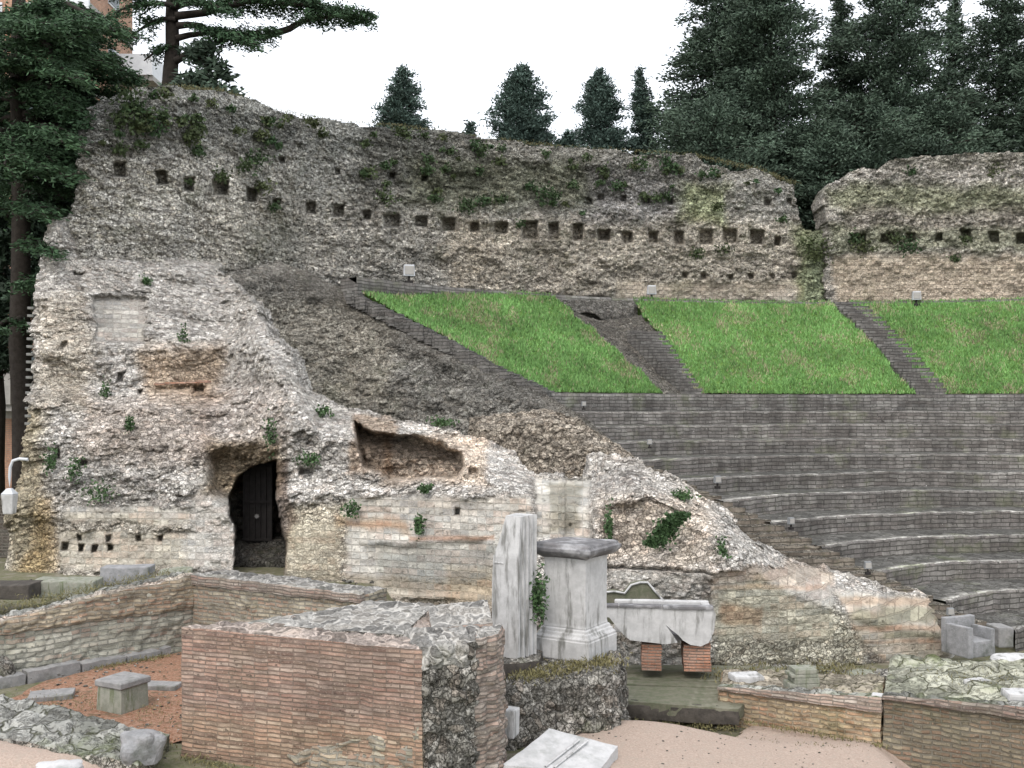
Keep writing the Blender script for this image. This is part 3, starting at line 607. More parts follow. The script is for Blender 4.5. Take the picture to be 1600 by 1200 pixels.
# wall coping just below the grass
def arcwall(name, r0, r1, z0, z1, a0, a1, mat, parent=None, brick=1., amp=.03):
    n = int(r0*abs(a1-a0)/.08)+2; th = np.linspace(a0, a1, n)
    pr = np.array([(r0, z0), (r0, z0*.6+z1*.4), (r0, z0*.25+z1*.75), (r0+.01, z1), ((r0+r1)/2, z1+.01), (r1, z1), (r1, z0)]); m = len(pr)
    TH = np.repeat(th, m); RR = np.tile(pr[:, 0], n); ZZ = np.tile(pr[:, 1], n); P = np.column_stack([polar(RR, TH), ZZ])
    P += np.stack([fbm(P, 4., 3+i, 4)-.5 for i in range(3)], 1)*2*amp
    i = np.arange(n*m).reshape(n, m); q = np.stack([i[:-1, :-1], i[:-1, 1:], i[1:, 1:], i[1:, :-1]], -1).reshape(-1, 4)
    for b0 in (0, (n-1)*m): q = np.concatenate([q, np.array([[0, 1, 5, 6], [1, 2, 4, 5]])+b0])
    V = P-np.array([CX, CY, 0]); me = fmesh(name, V, q, None, np.full(n*m, brick), np.column_stack([TH*r0, ZZ]))
    o = link(name, me, parent, mat)
    if not parent: o.location = (CX, CY, 0)
    return o
arcwall('coping', 16.45, 16.8, 4.0, 4.66, R(22), R(128.6), M['cavea'], cav)
o = arcwall('terrace_kerb', 20.95, 21.7, 7.2, 7.98, R(22), R(137.4), M['cavea']); tag(o, 'dark masonry kerb along the foot of the long back wall', 'kerb')

# grass bank: three wedges parted by two stairways
rA, rB, zA_, zB_ = 16.62, 21.05, 4.66, 7.93
def lerpang(b, t): return R(b[0])+(R(b[1])-R(b[0]))*t
def bankz(t): return zA_+(zB_-zA_)*(t*.93+.07*np.sin(t*math.pi/2))
BND = [((128.5, 136.8), (113.0, 117.5)), ((108.6, 108.8), (85.0, 89.4)), ((81.8, 86.6), (22, 22))]     # (theta at bottom, at top) left and right edge of each wedge
bank_l = ['grass bank wedge at the left, between the left stair and the small arch', 'middle grass bank wedge between the rubble passage and the narrow brick stair', 'grass bank wedge at the right edge of the picture']
GV = []; GT = []
for wi, (lb, rb) in enumerate(BND):
    nt_, na = 60, int(abs(lb[1]-rb[1])*4)
    t, s_ = np.meshgrid(np.linspace(0, 1, nt_), np.linspace(0, 1, na)); t = t.ravel(); s_ = s_.ravel()
    def pos(t, s_):
        r = rA+(rB-rA)*t; W_ = np.column_stack([t*9, s_*0+wi*5, t*0]); jg = (fbm(W_, .9, 4, 4)-.5)*.035; jg2 = (fbm(W_, .9, 44, 4)-.5)*.035
        th = (lerpang(lb, t)+(jg if wi else 0))*(1-s_)+(lerpang(rb, t)+jg2)*s_
        P = np.column_stack([polar(r, th), bankz(t)]); P[:, 2] += .22*(fbm(P, .6, 5, 4)-.5)*sm(0, .06, t)*sm(0, .06, 1-t)+.05-.36*np.minimum(1, t*1.3)*sm(R(119), R(137), th); return P
    P = pos(t, s_); i = np.arange(len(t)).reshape(na, nt_); q = np.stack([i[:-1, :-1], i[:-1, 1:], i[1:, 1:], i[1:, :-1]], -1).reshape(-1, 4)
    e = np.concatenate([i[0], i[-1]]); L1 = len(P); W = P[e].copy(); W[:, 2] -= .9; P = np.concatenate([P, W]); w0 = L1+np.arange(nt_); w1 = w0+nt_
    q = np.concatenate([q, np.stack([i[0][:-1], i[0][1:], w0[1:], w0[:-1]], 1), np.stack([i[-1][:-1], i[-1][1:], w1[1:], w1[:-1]], 1)])
    g = link('grass_bank', fmesh('grass_bank', P, q), None, M['bank']); tag(g, kind='structure')
    nb = int(abs(lb[1]-rb[1])*1500); t = RNG.random(nb)*1.02-.01; s2 = np.where(RNG.random(nb) < .03, RNG.choice([-.012, 1.012], nb)*RNG.random(nb)+RNG.choice([0, 1], nb)*0, RNG.random(nb)); s2 = np.clip(s2, -.012, 1.012)
    B = pos(np.clip(t, 0, 1), s2); pn = fbm(B, .9, 3, 4); pn2 = fbm(B, 3., 8, 3)
    hgt = (.045+.07*RNG.random(nb))*(.5+1.1*pn2); ang = RNG.random(nb)*math.pi; wd = .016+.016*RNG.random(nb)
    lean = (RNG.random((nb, 2))-.5)*.12
    dx = np.column_stack([np.cos(ang)*wd, np.sin(ang)*wd, np.zeros(nb)])
    tip = B+np.column_stack([lean, hgt]); B[:, 2] -= .02
    tri = np.stack([B-dx, B+dx, tip], 1).reshape(-1, 3)
    br = (.62+.55*RNG.random(nb)+.9*(pn-.5)); dry = (RNG.random(nb) < .05+.5*sm(.5, .68, fbm(B, 1.7, 33, 4)))
    cc = np.column_stack([br*np.where(dry, 1.9, 1), br*np.where(dry, .95, 1), br*np.where(dry, 1.8, 1)])
    GV.append(tri); GT.append(np.repeat(cc, 3, 0))
GV = np.concatenate(GV); GT = np.concatenate(GT)
gr = link('grass', fmesh('grass', GV, np.arange(len(GV)).reshape(-1, 3), GT, smooth=False), None, M['grass'])
tag(gr, 'short bright green grass covering the sloping bank below the back wall', 'grass', kind='stuff')

# stairways on the bank
def stairs(lb, rb, n, label, t0=0., t1=1., inset=0., mat=None, lift=.0, extra=0.):
    p0 = polar(rA, lerpang(lb, 0)); st = thing('stairway', label, 'stairs', (float(p0[0]), float(p0[1]), 0))
    for i in range(n):
        ta = t0+(t1-t0)*i/n; tb = t0+(t1-t0)*(i+1)/n
        pa = polar(rA+(rB-rA)*ta, lerpang(lb, ta)-inset); pb = polar(rA+(rB-rA)*ta, lerpang(rb, ta)+inset)
        pc = polar(rA+(rB-rA)*tb, lerpang(rb, tb)+inset); pd = polar(rA+(rB-rA)*tb, lerpang(lb, tb)-inset)
        z = float(bankz(np.array(tb)))+lift
        pc = pc+(pc-pb)*.1; pd = pd+(pd-pa)*.1
        rblock('step', [pb, pa, pd, pc], z-.6-extra, z+random.uniform(-.015, .02), .09, [mat or M['cavea'], M['cavea']], (0, 0, 0, 0, 1), amp=.02, big=.03, topamp=.01, parent=st, seed=i)
    return st
stairs(BND[1][1], BND[2][0], 20, 'narrow straight dark brick stair climbing between the two right grass wedges', lift=.03)
stairs((110.6, 113.0), (108.5, 108.7), 13, 'short worn stair of dark slabs right of the rubble passage, below the small arch', t0=0, t1=.62, lift=0)
# stair along the left edge of the seating
st = thing('stairway', 'long dark stair edge running up beside the left grass wedge', 'stairs', at(850, 616, 27.6))
tops = [(850, 612), (780, 578), (700, 534), (600, 484), (545, 455)]
nst = 72
for i in range(nst):
    f0, f1 = i/nst*(len(tops)-1), (i+1)/nst*(len(tops)-1)
    def P_(f): a = int(min(f, len(tops)-1.0001)); u = f-a; return tops[a][0]*(1-u)+tops[a+1][0]*u, tops[a][1]*(1-u)+tops[a+1][1]*u
    (x0, y0), (x1, y1) = P_(f0), P_(f1)
    A = np.array(at(x0, y0, float(D_side(np.array([x0]), np.array([500.]))[0]))); B = np.array(at(x1, y1, float(D_side(np.array([x1]), np.array([500.]))[0])))
    d = (B-A)[:2]; d /= np.linalg.norm(d); nrm = np.array([d[1], -d[0]]); nrm = -nrm if nrm[1] > 0 else nrm
    a2, b2 = A[:2]-d*.05, B[:2]+d*.05
    w0 = .05+.04*math.sin(i*.9); rblock('step', [b2+nrm*w0, a2+nrm*w0, a2-nrm*1.5, b2-nrm*1.5], B[2]-.35, B[2]+random.uniform(-.02, .03), .08, [M['cavea'], M['cavea']], (0, 0, 0, 0, 1), amp=.03, big=.05, topamp=.01, parent=st, seed=i, tint=lambda P, fi: np.ones((len(P), 3))*1.1)
# rubble passage wedge with small arch
t, s_ = np.meshgrid(np.linspace(0, .86, 60), np.linspace(0, 1, 30)); t = t.ravel(); s_ = s_.ravel()
th = lerpang(BND[0][1], t)*(1-s_)+lerpang(BND[1][0], t)*s_; P = np.column_stack([polar(rA+(rB-rA)*t, th), bankz(t)-.12-.25*np.sin(s_*math.pi)*sm(0, .3, t)])
P[:, 2] += .09*worley(P, 4.)[0]+.1*(fbm(P, 2, 4)-.5); i = np.arange(len(t)).reshape(30, 60); q = np.stack([i[:-1, :-1], i[:-1, 1:], i[1:, 1:], i[1:, :-1]], -1).reshape(-1, 4)
org = np.array([P[:, 0].mean(), P[:, 1].mean(), P[:, 2].min()])
o = link('rubble_passage', fmesh('rubble_passage', P-org, q, np.full((len(P), 3), .62)*np.array([1.0, .98, .95]), None, P[:, :2]), None, M['side']); o.location = org
tag(o, 'sunken grey rubble passage between the left and middle grass wedges', 'passage')
Dv = 34.0
polyV = [(852, 468), (1000, 468), (1012, 520), (955, 540), (940, 545), (880, 505), (855, 480)]
o = relief('arch_wall', polyV, lambda px, py: np.interp(px, [850, 1010], [33.0, 34.6])+.0*py, M['side'], 2., .9, amp=.03, big=.04, holes=[([(900, 494), (912, 489), (928, 491), (940, 501), (949, 520), (935, 515), (915, 504)], .8, 3)],
           tint=zones((.7, .7, .7), []), rough_edge=1.5)
tag(o, 'low dark wall with a small brick arch at the head of the rubble passage', 'wall')

# ---------------------------------------------------------------- foreground masonry
def ztop(px, py, z): return np.array(onz(px, py, z)[:2])
def brk(P, fi):
    n = fbm(P, .9, 66, 4)[:, None]; low = sm(1.25, .95, P[:, 2]+.3*(n[:, 0]-.5))[:, None]
    c = np.ones((len(P), 3))*(.72+.5*n)*np.array([1.08, .95, .90])
    return c*(1-low)+low*c*np.array([1.08, 1.08, .98])
fg = thing('brick_pier', 'big foreground brick block with a rough white-mortared stone top and dark rubble end', 'wall', (-2, 10.6, 0))
A, B, C_, D_ = (-3.47, 10.75), (-.86, 9.80), (-.33, 11.75), (-2.15, 11.35)
rblock('brickwork', [A, B, C_, D_], 0, [1.92, 1.90, 1.90, 1.92], .022, [M['blockbrick'], M['top'], M['core']], (0, 2, 0, 0, 1), amp=.010, big=.02, sc=5., topamp=.022, parent=fg, tint=brk)
rblock('rubble_end', [(-.87, 9.83), (-.36, 10.0), (-.28, 10.7), (-.80, 10.9)], 0, [1.84, 1.93, 1.93, 1.90], .022, [M['core'], M['top']], (0, 0, 0, 0, 1), (0, 0, 0, 0, 0), amp=.05, big=.05, sc=6.5, topamp=.04, parent=fg)
rblock('brick_edge', [(-.36, 10.02), (-.13, 10.25), (-.1, 10.75), (-.32, 10.72)], .0, 1.95, .022, [M['blockbrick'], M['top']], (0, 0, 0, 0, 1), amp=.03, big=.03, parent=fg)
rblock('brick_tip', [ztop(672, 985, 1.92), ztop(770, 980, 1.92), ztop(762, 950, 2.0), ztop(668, 952, 2.0)], 1.5, [1.93, 1.98, 2.10, 2.02], .025, [M['blockbrick'], M['top']], amp=.015, big=.03, parent=fg)
rblock('core_top', [(-2.9, 10.95), (-1.1, 10.3), (-.9, 11.9), (-1.6, 12.2)], .6, [1.92, 1.94, 1.94, 1.92], .025, [M['core'], M['top']], (0, 0, 0, 0, 1), (0, 0, 0, 0, 0), amp=.010, big=.02, sc=5., topamp=.022, parent=fg)
rblock('eroded_foot', [(-2.30, 10.345), (-.885, 9.79), (-.9, 10.1), (-2.3, 10.6)], 0, [.75, 1.16, 1.16, .75], .025, [M['oldbrick'], M['oldbrick']], (0, 0, 0, 0, 1), (1, 1, 1, 1, 0), amp=.035, big=.05, parent=fg, sc=5, bigsc=2.2)
rblock('mortar_cap', [(-.86, 9.80), (-.42, 9.95), (-.5, 10.5), (-1.1, 10.4)], 1.70, [1.92, 1.90, 1.97, 1.97], .02, [M['top'], M['top']], (0, 0, 0, 0, 1), (0, 0, 0, 0, 0), amp=.03, big=.04, topamp=.03, parent=fg, sc=8)

ct = thing('courtyard_wall', 'low L-shaped wall of pale coursed stone and brick around the red gravel court', 'wall', (-4.78, 15.6, .6))
LW = np.array([onz(-25, 1066, .6)[:2], (-4.78, 15.45)])
d = (LW[1]-LW[0])/np.linalg.norm(LW[1]-LW[0]); nb_ = np.array([-d[1], d[0]])
rblock('stone_length', [LW[0], LW[1], LW[1]+nb_*.5, LW[0]+nb_*.5], .5, [1.33, 1.68, 1.66, 1.33], .028, [M['courtstone'], M['mossrock']], amp=.025, big=.05, sc=5, topamp=.05, parent=ct)
RW = np.array([(-4.80, 15.40), (-2.05, 13.85)]); d = (RW[1]-RW[0])/np.linalg.norm(RW[1]-RW[0]); nb_ = np.array([-d[1], d[0]])
rblock('brick_length', [RW[0], RW[1], RW[1]+nb_*.62, RW[0]+nb_*.62], .5, [1.70, 1.66, 1.68, 1.72], .028, [M['oldbrick'], M['top']], amp=.02, big=.04, sc=6, topamp=.025, parent=ct,
       tint=lambda P, fi: np.ones((len(P), 3))*np.where(P[:, 2:3] > 1.5, .75, 1.05))
rblock('brick_capping', [RW[0]-nb_*.03, RW[1]-nb_*.03+d*.04, RW[1]+nb_*.12, RW[0]+nb_*.12], 1.58, [1.73, 1.70, 1.70, 1.73], .03, [M['blockbrick'], M['top']], amp=.02, big=.04, parent=ct, tint=lambda P, fi: np.ones((len(P), 3))*.85)
LWd = (LW[1]-LW[0])/np.linalg.norm(LW[1]-LW[0]); LWn = np.array([-LWd[1], LWd[0]])
rblock('brick_capping', [LW[0]-LWn*.03, LW[1]-LWn*.03, LW[1]+LWn*.14, LW[0]+LWn*.14], 1.2, [1.37, 1.72, 1.72, 1.37], .03, [M['oldbrick'], M['blockbrick']], amp=.03, big=.05, parent=ct, tint=lambda P, fi: np.ones((len(P), 3))*np.array([1.05, 1., .96]))
# kerb stones at its foot
k0 = np.array(onz(-10, 1075, .6)[:2]); k1 = np.array(onz(268, 1022, .6)[:2]); L = np.linalg.norm(k1-k0); kd = (k1-k0)/L; kn = np.array([-kd[1], kd[0]]); t = 0; j = 0
while t < L:
    l_ = random.uniform(.42, .75); a = k0+kd*t; b = k0+kd*min(L, t+l_-.03)
    o = rblock('kerb_stone', [a, b, b+kn*.2, a+kn*.2], .52, .6+random.uniform(.07, .13), .04, [M['greystone'], M['greystone']], amp=.012, big=.02)
    tag(o, 'rough grey kerb stone in the row along the foot of the pale courtyard wall', 'kerb stone', 'kerb stones of the red gravel court'); t += l_; j += 1

# stone blocks behind the courtyard wall
def cutstone(name, label, cat, px, py, Y, w_, d_, h_, rz, mat, bev=.02, jit=.02, group=None, sub=3):
    p = at(px, py, Y); bm = bmesh.new(); box(bm, -w_/2, w_/2, -d_/2, d_/2, 0, h_)
    o = bmobj(name, bm, mat, None, p, bevel=bev, sub=sub, jit=jit, rz=R(rz)); return tag(o, label, cat, group)
cutstone('stone_block', 'smooth pale grey stone block lying behind the courtyard wall near its corner', 'stone block', 200, 912, 17.2, .80, .4, .30, 4, M['boulder'])
cutstone('stone_block', 'rough greenish stone block left of the smooth pale one behind the courtyard wall', 'stone block', 105, 930, 16.6, 1.0, .5, .26, 2, M['greenstone'], jit=.04)
cutstone('stone_block', 'dark mossy stone slab at the left edge behind the courtyard wall', 'stone block', 5, 932, 16.2, 1.05, .5, .22, 0, M['darktimber'], jit=.03)
cutstone('stone_block', 'small broken stone behind the courtyard wall above its sloping brick top', 'stone block', 275, 905, 16.8, .5, .4, .16, 14, M['greenstone'], jit=.05)

# cube on the red gravel, slab beside it
cb = thing('stone_cube', 'squat square stone with a darker capping standing on the red gravel', 'stone block', onz(192, 1108, .6), R(-28))
bm = bmesh.new(); lathe_sq(bm, [(.205, 0), (.21, .02), (.20, .30)]); bmobj('block', bm, M['greenstone'], cb, bevel=.008, sub=2, jit=.01)
bm = bmesh.new(); lathe_sq(bm, [(.215, .302), (.225, .315), (.225, .37), (.21, .385)]); bmobj('capping', bm, M['greystone'], cb, bevel=.006, sub=2, jit=.008)
p = onz(80, 1092, .6); o = cutstone('stone_slab', 'thin flat grey slab lying on the red gravel left of the squat cube', 'stone slab', 80, 1094, p[1], .52, .34, .09, 18, M['greystone'], .01, .015)
p = onz(250, 1078, .6); cutstone('stone_slab', 'low dark slab half hidden behind the big brick block on the red gravel', 'stone slab', 250, 1076, p[1], .5, .25, .07, -6, M['greystone'], .015, .02)

# low rough wall at lower left, boulders
o = rblock('rubble_footing', [onz(-40, 1142, .7)[:2], onz(215, 1196, .7)[:2], onz(262, 1150, .72)[:2], onz(-40, 1085, .74)[:2]], .3, [.68, .70, .74, .78], .03, [M['core'], M['mossrock']], (0, 0, 0, 0, 1), (0,)*5, amp=.03, big=.06, sc=4, topamp=.04)
tag(o, 'low mossy rubble footing in front of the red gravel court at the lower left', 'wall')
def boulder(label, px, py, Y, s3, seed, mat, name='boulder', cat='boulder', rz=0):
    bm = bmesh.new(); bmesh.ops.create_icosphere(bm, subdivisions=4, radius=1.)
    V = np.array([v.co[:] for v in bm.verts]); f1, f2, idv = worley(V+seed*3.1, 1.1, seed)
    d = 1-.28*sm(0, .6, f1)+.25*(fbm(V+seed, 1.4, seed, 4)-.5)
    V = V*d[:, None]; V = np.sign(V)*np.abs(V)**.85*np.array(s3); V[:, 2] = np.maximum(V[:, 2], -.4*s3[2])
    for v, c in zip(bm.verts, V): v.co = c
    o = bmobj(name, bm, mat, None, at(px, py, Y), rz=R(rz)); return tag(o, label, cat)
boulder('rounded pointed grey boulder leaning at the lower left corner of the big brick block', 222, 1172, 10.3, (.27, .25, .26), 3, M['boulder'])
boulder('pale low boulder cut by the bottom edge of the picture on the gravel path', 95, 1203, 9.9, (.28, .2, .10), 5, M['marble_white'])
boulder('jumbled dark rubble lump at the left edge beside the court kerb', 2, 1050, 13.5, (.22, .2, .22), 9, M['core'])

# ---------------------------------------------------------------- rubble base, pillar, pedestal
o = rblock('rubble_plinth', [(-.1, 11.45), (1.22, 12.1), (1.5, 13.5), (.0, 13.4)], -.05, [1.02, 1.10, 1.14, 1.10], .025, [M['core'], M['core']], (0, 0, 0, 0, 1), (0,)*5, amp=.05, big=.10, sc=5, topamp=.05)
tag(o, 'mossy dark rubble base carrying the marble pedestal and broken pillar', 'wall')
pil_p = (-.005, 12.35)
o = rblock('support_slab', [(-.12, 12.0), (.32, 12.15), (.38, 12.75), (-.2, 12.7)], 1.02, 1.21, .04, [M['darktimber'], M['core']], (0, 0, 0, 0, 1), (0,)*5, amp=.015, big=.02)
tag(o, 'dark stone slab under the broken marble pillar', 'stone slab')
pl = thing('marble_pillar', 'tall narrow broken marble pillar with fluted right side, left of the pedestal', 'pillar', (.02, 12.45, 1.22), R(-38))
bm = bmesh.new()
# plan section with flutes on one side, swept upward; the top-left corner is broken away
sec = [(-.2, -.17), (.2, -.17)]
for i in range(4):
    y0 = -.15+i*.085; sec += [(.2, y0), (.2, y0+.022), (.165, y0+.035), (.155, y0+.052), (.165, y0+.068)]
sec += [(.2, .2), (-.2, .2)]
rings = []
for z in (0, .03, .3, .6, .9, 1.2, 1.35, 1.5, 1.62, 1.70):
    cut = max(0, (z-1.18)/.52); ring = []
    for x, y in sec:
        xx = x
        if x < -.1: xx = -.2+.17*cut**.7*(1 if y < 0 else .45)
        ring.append(bm.verts.new((xx, y+(.05*cut if y < -.1 else 0), z)))
    rings.append(ring)
for a, b in zip(rings, rings[1:]):
    for i in range(len(sec)): bm.faces.new((a[i], a[(i+1) % len(sec)], b[(i+1) % len(sec)], b[i]))
bm.faces.new(rings[-1]); bm.faces.new(rings[0][::-1])
bmobj('shaft', bm, M['marble'], pl, jit=.008)
bm = bmesh.new(); box(bm, -.16, -.02, -.182, -.16, 1.12, 1.14)
bmobj('carved_ridge', bm, M['marble'], pl, bevel=.01, sub=2, jit=.02)

pd = thing('marble_pedestal', 'square marble pedestal with a dark overhanging chipped top and stepped base', 'pedestal', (.80, 12.85, 1.13), R(-32))
bm = bmesh.new(); lathe_sq(bm, [(.375, 0), (.385, .02), (.385, .24), (.375, .25), (.375, .275), (.35, .30), (.34, .33), (.325, .34), (.32, .37), (.305, .385)])
bmobj('base', bm, M['marble'], pd, bevel=.006, sub=1, jit=.006)
bm = bmesh.new(); lathe_sq(bm, [(.300, .386), (.292, .42), (.292, .8), (.292, 1.20), (.300, 1.245)]); bmobj('shaft', bm, M['marble'], pd, bevel=.01, sub=3, jit=.008)
bm = bmesh.new(); lathe_sq(bm, [(.30, 1.246), (.345, 1.27), (.395, 1.30), (.425, 1.335), (.43, 1.375), (.40, 1.39), (.39, 1.415), (.36, 1.43)])
bmobj('cornice', bm, M['marble_dark'], pd, bevel=.008, sub=2, jit=.03)

# small marble stub, white inscribed slab
o = cutstone('marble_stub', 'small upright marble stub between the brick block and the white slab', 'marble block', 797, 1150, 11.0, .16, .2, .30, -20, M['marble'], .02, .015)
o = rblock('marble_slab', [onz(783, 1196, .62)[:2], onz(935, 1206, .52)[:2], onz(966, 1166, .58)[:2], onz(858, 1138, .74)[:2]], .2, [.62, .52, .58, .74], .02, [M['marble_white'], M['marble_white']], (0, 0, 0, 0, 1), (0,)*5, amp=.006, big=.012, topamp=.004)
tag(o, 'white marble slab with incised lines lying tilted at the bottom centre', 'marble slab')
bm = bmesh.new(); a = np.array(onz(852, 1200, .575)); b = np.array(onz(905, 1158, .655))
V, Fq = tube_mesh([(np.array([a, (a+b)/2, b])+[0, 0, .012], .012), (np.array([a, (a+b)/2, b])+[.09, 0, .003], .012)], 6); bm.free()
sl = link('moulding', fmesh('moulding', V-np.array(o.location), Fq), o, M['marble'])
boulder('small grey rock under the pedestal beside the gravel', 975, 1128, 13.1, (.12, .1, .09), 21, M['core'])

# ---------------------------------------------------------------- platform and sarcophagus
pf = thing('stone_platform', 'mossy plank platform with a dark front beam under the marble sarcophagus', 'platform', (2.1, 14.2, 0))
fl, fr, br_, bl = (1.35, 13.75), (2.95, 13.35), (4.2, 15.6), (1.3, 15.7)
rblock('front_beam', [fl, fr, (fr[0]+.03, fr[1]+.16), (fl[0]+.03, fl[1]+.16)], .08, .26, .04, [M['darktimber'], M['darktimber']], amp=.015, big=.03, parent=pf)
nbd = 7
for i in range(nbd):
    a0, a1 = i/nbd, (i+.97)/nbd
    L0 = np.array(fl)*(1-a0)+np.array(bl)*a0+(0, .02); L1 = np.array(fl)*(1-a1)+np.array(bl)*a1+(0, .02); R0 = np.array(fr)*(1-a0)+np.array(br_)*a0; R1 = np.array(fr)*(1-a1)+np.array(br_)*a1
    rblock('board', [L0, R0, R1, L1], .14, .285+random.uniform(-.01, .012), .05, [M['timber'], M['timber']], amp=.006, big=.015, topamp=.004, parent=pf, seed=i)
ys = 14.75
sc_o = thing('sarcophagus', 'broken grey marble trough raised on two brick piers right of the pedestal', 'sarcophagus', at(1010, 1050, ys), R(-6))
so = np.array(at(1010, 1050, ys))
def loc(px, py): p = np.array(at(px, py, ys))-so; return p[0], p[2]
outl = [(905, 946), (1113, 950), (1117, 958), (1114, 985), (1106, 1002), (1094, 1008), (1078, 1006), (1066, 999), (1060, 992), (1040, 976), (1050, 990), (1058, 1003), (1040, 1006), (985, 1001), (974, 992), (952, 966), (905, 962)]
bm = bmesh.new(); fr_ = [bm.verts.new((loc(*p)[0], 0, loc(*p)[1])) for p in outl]; f = bm.faces.new(fr_)
ex = bmesh.ops.extrude_face_region(bm, geom=[f]); bmesh.ops.translate(bm, verts=[v for v in ex['geom'] if isinstance(v, bmesh.types.BMVert)], vec=(0, .12, 0))
bmesh.ops.triangulate(bm, faces=[f for f in bm.faces if len(f.verts) > 4]); bmobj('front_panel', bm, M['marble'], sc_o)
xa, za = loc(960, 950); xb, zb_ = loc(1112, 1004)
bm = bmesh.new(); box(bm, xa, xb, .60, .72, zb_, za); bmobj('back_panel', bm, M['marble'], sc_o, bevel=.02, sub=2, jit=.01)
bm = bmesh.new(); box(bm, xb-.12, xb+.0, .122, .598, zb_+.01, za-.01); bmobj('end_panel', bm, M['marble'], sc_o, bevel=.015, sub=2, jit=.01)
bm = bmesh.new(); box(bm, xa+.2, xb-.122, .122, .598, zb_+.01, zb_+.1); bmobj('floor_panel', bm, M['marble_dark'], sc_o)
bm = bmesh.new(); x0, z0 = loc(905, 949); x1, z1 = loc(1114, 951)
for a_, b_ in ((0, .30), (.30, .62), (.62, 1)):
    box(bm, x0+(x1-x0)*a_, x0+(x1-x0)*b_-.01, -.025, .13, z0-.012+random.uniform(-.01, .01), z0+.03)
bmobj('rim', bm, M['marble_dark'], sc_o, bevel=.01, sub=1, jit=.012)
for (xa_, xb_) in ((1003, 1034), (1068, 1110), (925, 952)):
    a = loc(xa_, 1050)[0]; b = loc(xb_, 1050)[0]; bm = bmesh.new()
    n = 9
    for i in range(n):
        z = .03+i*.043; dx = random.uniform(-.008, .008); box(bm, a+dx, b+dx, .08+dx, .62+dx, z-.03, z+.008)
    bmobj('brick_pier', bm, M['redbrick'], sc_o)
# jagged slab leaning on the wall behind
yl = 15.75
line = [(940, 926), (960, 924), (976, 927), (986, 914), (1000, 910), (1012, 910), (1022, 922), (1034, 936), (1046, 945)]
so2 = np.array(at(990, 960, yl)); fs = thing('broken_slab', 'jagged broken slab with a pale edge leaning on the wall behind the trough', 'stone slab', tuple(so2))
bm = bmesh.new(); vs = [bm.verts.new(tuple(np.array(at(x, y, yl))-so2)) for x, y in line+[(1046, 975), (940, 975)]]
f = bm.faces.new(vs); ex = bmesh.ops.extrude_face_region(bm, geom=[f]); bmesh.ops.translate(bm, verts=[v for v in ex['geom'] if isinstance(v, bmesh.types.BMVert)], vec=(0, .2, 0))
bmesh.ops.triangulate(bm, faces=[f for f in bm.faces if len(f.verts) > 4]); bmobj('slab', bm, M['timber'], fs, jit=.01)
V, Fq = tube_mesh([(np.array([np.array(at(x, y, yl-.02))-so2 for x, y in line]), .018)], 6); link('pale_edge', fmesh('pale_edge', V, Fq), fs, M['marble'])

# ---------------------------------------------------------------- right-hand low walls
o = rblock('low_brick_wall', [(2.78, 13.75), (4.60, 12.75), (5.0, 13.75), (3.05, 14.75)], -.05, [.46, .60, .60, .47], .025, [M['oldbrick'], M['mossrock']], amp=.025, big=.04, sc=5, topamp=.03,
           tint=lambda P, fi: np.ones((len(P), 3))*np.array([1.15, 1.02, .88]))
tag(o, 'low crumbling ochre brick wall beside the pink gravel, left of the darker wall', 'wall')
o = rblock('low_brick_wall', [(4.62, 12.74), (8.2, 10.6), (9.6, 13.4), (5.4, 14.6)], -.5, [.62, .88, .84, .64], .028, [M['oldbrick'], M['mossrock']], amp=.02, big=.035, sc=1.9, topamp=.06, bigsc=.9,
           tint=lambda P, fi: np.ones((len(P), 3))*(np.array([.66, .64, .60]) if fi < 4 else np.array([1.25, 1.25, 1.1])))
tag(o, 'dark mossy brick wall in the lower right corner topped with mossy slabs', 'wall')
for a, b, la in (((2.76, 13.73), (4.60, 12.72), 'thin red tile course along the top edge of the low ochre brick wall'), ((4.61, 12.72), (8.2, 10.57), 'thin dark red tile course along the top edge of the dark mossy wall')):
    a = np.array(a); b = np.array(b); d = (b-a)/np.linalg.norm(b-a); n_ = np.array([-d[1], d[0]])
    zz = (.47, .61) if a[0] < 3 else (.63, .89)
    o = rblock('tile_course', [a-n_*.03, b-n_*.03, b+n_*.13, a+n_*.13], zz[0]-.03, [zz[0]+.02, zz[1]+.02, zz[1]+.02, zz[0]+.02], .03, [M['blockbrick'], M['mossrock']], amp=.015, big=.03, tint=lambda P, fi: np.ones((len(P), 3))*(1.1 if a[0] < 3 else .75))
    tag(o, la, 'tiles')
cutstone('stone_fragment', 'pale tapered stone fragment on the left end of the low ochre wall', 'stone fragment', 1166, 1066, 14.0, .42, .3, .12, 8, M['marble'], .03, .03)
mf = thing('moulded_stone', 'grey-green moulded stone of stacked layers standing on the low ochre wall', 'stone fragment', at(1252, 1078, 13.5), R(6))
for i, (w_, z0, z1, dx) in enumerate(((.20, 0, .11, 0), (.17, .111, .19, .03), (.185, .191, .235, .0), (.15, .236, .30, .02))):
    bm = bmesh.new(); box(bm, -w_+dx, w_+dx, -.13, .13, z0, z1); bmobj('layer', bm, M['greenstone'], mf, bevel=.012, sub=2, jit=.015)
cutstone('stone_fragment', 'small white marble sliver set on the joint between the two low walls', 'stone fragment', 1385, 1092, 12.75, .34, .12, .05, -28, M['marble_white'], .012, .012)
cutstone('stone_fragment', 'mauve grey lump of stone among the mossy slabs', 'stone fragment', 1528, 1074, 13.0, .30, .2, .10, 20, M['marble'], .03, .04)
cutstone('stone_fragment', 'pale angular stone at the right edge on the mossy slabs', 'stone fragment', 1590, 1092, 12.2, .30, .3, .10, -10, M['marble'], .03, .04)
